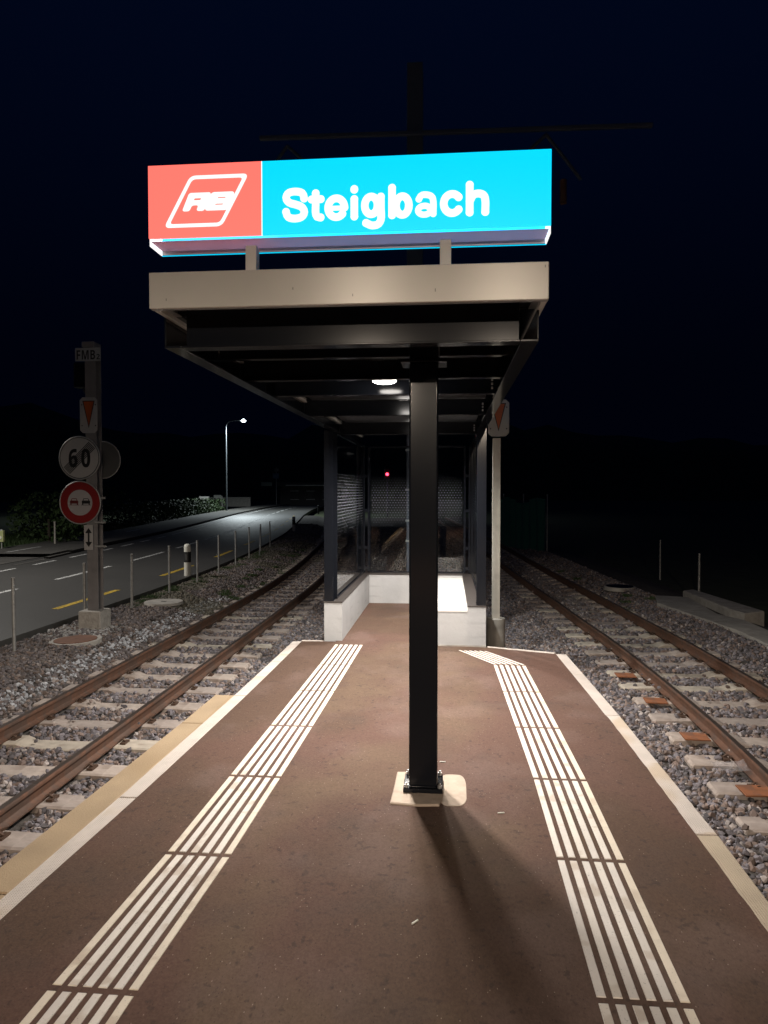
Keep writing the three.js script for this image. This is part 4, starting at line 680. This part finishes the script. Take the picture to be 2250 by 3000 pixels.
{
  for (let k = 0; k < 7; k++) {
    const d = 42 + k * 4.6, [x] = roadPt(d, 10.2), t = thing('hedge_shrub', ['dark clipped hedge shrub nearest along the far pavement', 'second hedge shrub along the far pavement', 'third hedge shrub along the far pavement', 'fourth hedge shrub along the far pavement', 'lit green hedge shrub before the street lamp', 'brightest green hedge shrub below the street lamp', 'last green hedge shrub at the road bend'][k], 'hedge', [x, -0.4, d], 0, 'hedge shrubs along the far pavement');
    part('foliage', foliage(1500, 0, 0.75, 0, 1.15, 0.85 + 0.15 * (k % 2), 2.3, 0.085, true), M.leaf, t); part('stem', cyl(0.05, 0.07, 0.9, 8).translate(0, 0.3, 0), M.bark, t);
  }
  const bush = (x, d, sx, sy, label, m, n = 1400) => { const t = thing('roadside_bush', label, 'bush', [x, -0.4, d], 0, 'dark bushes beyond the road'); part('foliage', foliage(n, 0, sy, 0, sx, sy, sx * 0.7, 0.09), m, t); part('trunk', cyl(0.05, 0.09, sy, 8).translate(0, sy / 2, 0), M.bark, t); };
  bush(-15.9, 27, 1.7, 1.15, 'dark rounded bush left behind the sign mast', M.leaf); bush(-17.2, 31, 1.6, 1.0, 'dark bush behind the grass verge beside the stakes', M.leaf); bush(-18.5, 36, 2.0, 1.3, 'dark bush farther along the grass verge', M.leaf);
  // grass verge
  const verge = part('grass_verge', ribbon(8, 60, 8.9, 13, ROAD_Y - 0.01, 1.5), M.soil, scene); tag(verge, 'dark grass verge beyond the far pavement', 'verge', null, 'structure');
  const one = []; for (let k = 0; k < 40; k++) { const w = rr(0.008, 0.016), h = rr(0.08, 0.3), g = new THREE.BufferGeometry(), l = rr(-0.1, 0.1); g.setAttribute('position', new THREE.Float32BufferAttribute([-w, 0, 0, w, 0, 0, l, h, l * 0.6], 3)); g.setAttribute('uv', new THREE.Float32BufferAttribute([0, 0, 1, 0, 0.5, 1], 2)); g.computeVertexNormals(); g.rotateY(rr(0, 6.28)); g.translate(rr(-0.25, 0.25), 0, rr(-0.25, 0.25)); one.push(g); }
  const im = new THREE.InstancedMesh(mergeGeometries(one), M.leaf, 700); im.name = 'verge_grass'; for (let k = 0; k < 700; k++) { const d = rr(16, 44), [x, dd] = roadPt(d, rr(8.9, 12.5)); im.setMatrixAt(k, new THREE.Matrix4().compose(V(x, ROAD_Y - 0.02, dd), new THREE.Quaternion().setFromEuler(new THREE.Euler(0, rr(0, 6), 0)), new THREE.Vector3(1, 1, 1).multiplyScalar(rr(0.7, 1.5)))); }
  scene.add(tag(im, 'tall dark grass on the verge beyond the far pavement', 'grass', null, 'stuff'));
  for (const [x, d, label] of [[-14.9, 25.7, 'thin wooden stake on the verge nearest to the left edge'], [-14.3, 28.2, 'thin wooden stake on the verge next to the sign mast']]) { const t = thing('verge_stake', label, 'stake', [x, ROAD_Y - 0.1, d], 0, 'stakes on the verge'); part('stake', uvm(cyl(0.035, 0.04, 1.05, 8).translate(0, 0.5, 0)), M.postPale, t); part('cap', cyl(0.045, 0.045, 0.04, 8).translate(0, 1.04, 0), M.postPale, t); }
  const h = thing('hydrant_marker', 'small yellowish marker box on a thin post beyond the road at the left edge', 'marker', [-15.45, ROAD_Y - 0.05, 23.3]);
  part('post', uvm(cyl(0.022, 0.022, 0.42, 10).translate(0, 0.21, 0)), M.galv, h); part('box', new RoundedBoxGeometry(0.19, 0.4, 0.12, 2, 0.02).translate(0, 0.6, 0), std({ color: rgb(0.4, 0.42, 0.2), roughness: 0.5 }), h); part('reflector', cyl(0.055, 0.055, 0.012, 18).rotateX(Math.PI / 2).translate(-0.01, 0.56, 0.066), M.plasticWhite, h); part('cap', new THREE.SphereGeometry(0.06, 12, 6, 0, 6.3, 0, 1.6).translate(0, 0.79, 0), M.galv, h);
  const rs = thing('roadside_sign', 'red rimmed round sign and white plate cut by the left picture edge', 'traffic sign', [-15.95, ROAD_Y, 23]);
  part('pole', cyl(0.03, 0.03, 1.75, 10).translate(0, 0.87, -0.03), M.galv, rs); part('disc', cyl(0.2, 0.2, 0.01, 32).rotateX(Math.PI / 2).translate(0, 1.55, 0.01), std({ color: rgb(0.5, 0.02, 0.02), roughness: 0.5 }), rs); part('disc_centre', cyl(0.13, 0.13, 0.004, 32).rotateX(Math.PI / 2).translate(0, 1.55, 0.018), M.plasticWhite, rs); part('plate', new RoundedBoxGeometry(0.36, 0.22, 0.01, 1, 0.004).translate(0, 1.17, 0.01), M.plasticWhite, rs);
  const bin = thing('wheeled_bin', 'dark green bin beyond the road at the left picture edge', 'bin', [-15.9, ROAD_Y - 0.03, 22.6]); part('body', uvm(cyl(0.27, 0.22, 0.75, 18).translate(0, 0.38, 0)), std({ color: rgb(0.02, 0.13, 0.09), roughness: 0.5 }), bin); part('lid', new THREE.SphereGeometry(0.28, 18, 8, 0, 6.3, 0, 1.57).scale(1, 0.4, 1).translate(0, 0.755, 0), std({ color: rgb(0.02, 0.13, 0.09), roughness: 0.4 }), bin);
  // dark bus stop, boards and house at the far bend
  const hs = thing('far_house', 'dark low house with a pale eaves line beyond the far road bend', 'house', [-24, -0.4, 104]);
  const hw = std({ color: rgb(0.08, 0.075, 0.07), roughness: 0.9 }); part('wall', bx(-1, 8.2, 0, 3, 0, 6, 0), hw, hs); part('roof', (() => { const s = new THREE.Shape([[-1.6, 3], [8.8, 3], [8.6, 3.5], [-1.4, 3.5]].map((p) => new THREE.Vector2(...p))); return new THREE.ExtrudeGeometry(s, { depth: 7, bevelEnabled: false }).translate(0, 0, -6.5); })(), hw, hs); part('eaves', bx(0, 8.6, 3.0, 3.12, -0.7, -0.6, 0), M.aluPaint, hs); for (const x of [0.6, 3, 5.4]) { const w = part('window', bx(x, x + 1.2, 1, 2.2, -0.04, 0.02, 0), M.plasticBlack, hs); part('window_frame', merge([bx(x - 0.06, x + 1.26, 2.2, 2.26, -0.05, 0.02, 0), bx(x - 0.06, x + 1.26, 0.94, 1, -0.05, 0.02, 0)]), M.aluPaint, w); }
  const dirp = thing('direction_sign', 'dark blue direction sign above a pale board at the far bend', 'sign', [-24.6, -0.4, 100]); part('pole', cyl(0.05, 0.05, 5.6, 8).translate(0, 2.8, 0), M.galv, dirp); part('blue_panel', bx(-0.5, 0.4, 4.0, 4.75, -0.1, -0.06, 0.02), std({ color: rgb(0.06, 0.12, 0.2), roughness: 0.6 }), dirp); part('pale_board', bx(-2.2, -0.6, 2.95, 3.5, -0.1, -0.06, 0.02), std({ color: rgb(0.2, 0.24, 0.2), roughness: 0.6 }), dirp); part('small_panel', bx(-0.3, 0.4, 5.0, 5.45, -0.1, -0.06, 0.02), std({ color: rgb(0.1, 0.1, 0.11), roughness: 0.6 }), dirp);
  const gw = thing('garden_wall', 'low grey garden wall at the far road bend beside the hedge', 'wall', [-29.5, -0.3, 95]); part('wall_body', bx(-3, 2.5, 0, 1.3, 0, 0.3, 0.02), M.oldConcrete, gw);
  const bs = thing('road_barrier', 'pale striped barrier posts standing before the garden wall', 'barrier', [-30.3, -0.3, 92]); for (const x of [-1.2, -0.4, 0.3]) part('post', cyl(0.09, 0.11, 1.4 + x * 0.3, 10).translate(x, 0.75, 0), M.plasticWhite, bs); part('board', bx(-0.8, 0.2, 1.2, 1.6, -0.05, 0.05, 0.01), M.plasticWhite, bs);
  const cab = thing('utility_cabinet', 'pale utility cabinet at the end of the lit hedge', 'cabinet', [-28.9, -0.3, 82]); part('body', new RoundedBoxGeometry(1.1, 1.5, 0.5, 2, 0.03).translate(0, 0.75, 0), M.aluPaint, cab); part('door', bx(-0.5, 0.5, 0.15, 1.35, -0.262, -0.252, 0.005), M.aluPaint, cab);
}

// ------------------------------------------------------------------ small litter
{
  const film = thing('plastic_film', 'crumpled clear plastic film lying on the ballast by the right track', 'plastic film', [2.33, -0.44, 6.05]);
  const g = new THREE.PlaneGeometry(0.26, 0.18, 9, 7).rotateX(-Math.PI / 2), p = g.attributes.position; for (let i = 0; i < p.count; i++) p.setY(i, 0.02 + 0.09 * Math.abs(fbm(p.getX(i) * 14 + 5, p.getZ(i) * 14 + 5, 2) - 0.35) + rr(0, 0.02));
  const g2 = g.toNonIndexed(); g2.computeVertexNormals(); part('film', g2, new THREE.MeshPhysicalMaterial({ color: rgb(0.92, 0.92, 0.95), roughness: 0.05, transmission: 0.9, thickness: 0, side: THREE.DoubleSide }), film);
  const butt = (x, d, a, y, label) => { const t = thing('cigarette_butt', label, 'cigarette butt', [x, y, d], a, 'cigarette ends on the platform'); part('paper', cyl(0.004, 0.004, 0.024, 8).rotateZ(Math.PI / 2).translate(0.006, 0.004, 0), M.plasticWhite, t); part('filter', cyl(0.0042, 0.0042, 0.014, 8).rotateZ(Math.PI / 2).translate(-0.0135, 0.0042, 0), M.plasticWhite, t); };
  butt(-0.035, 4.87, 0.05, 0.003, 'white cigarette end just right of the pillar'); butt(-0.14, 3.03, 0.9, 0.003, 'white crumpled cigarette end in front of the pillar shadow'); butt(0.31, 4.12, 0.2, 0.003, 'cigarette end on the asphalt beside the pale patch');
}
scene.traverse((o) => { if (o.isMesh) o.castShadow = o.receiveShadow = true; });
renderer.render(scene, camera);
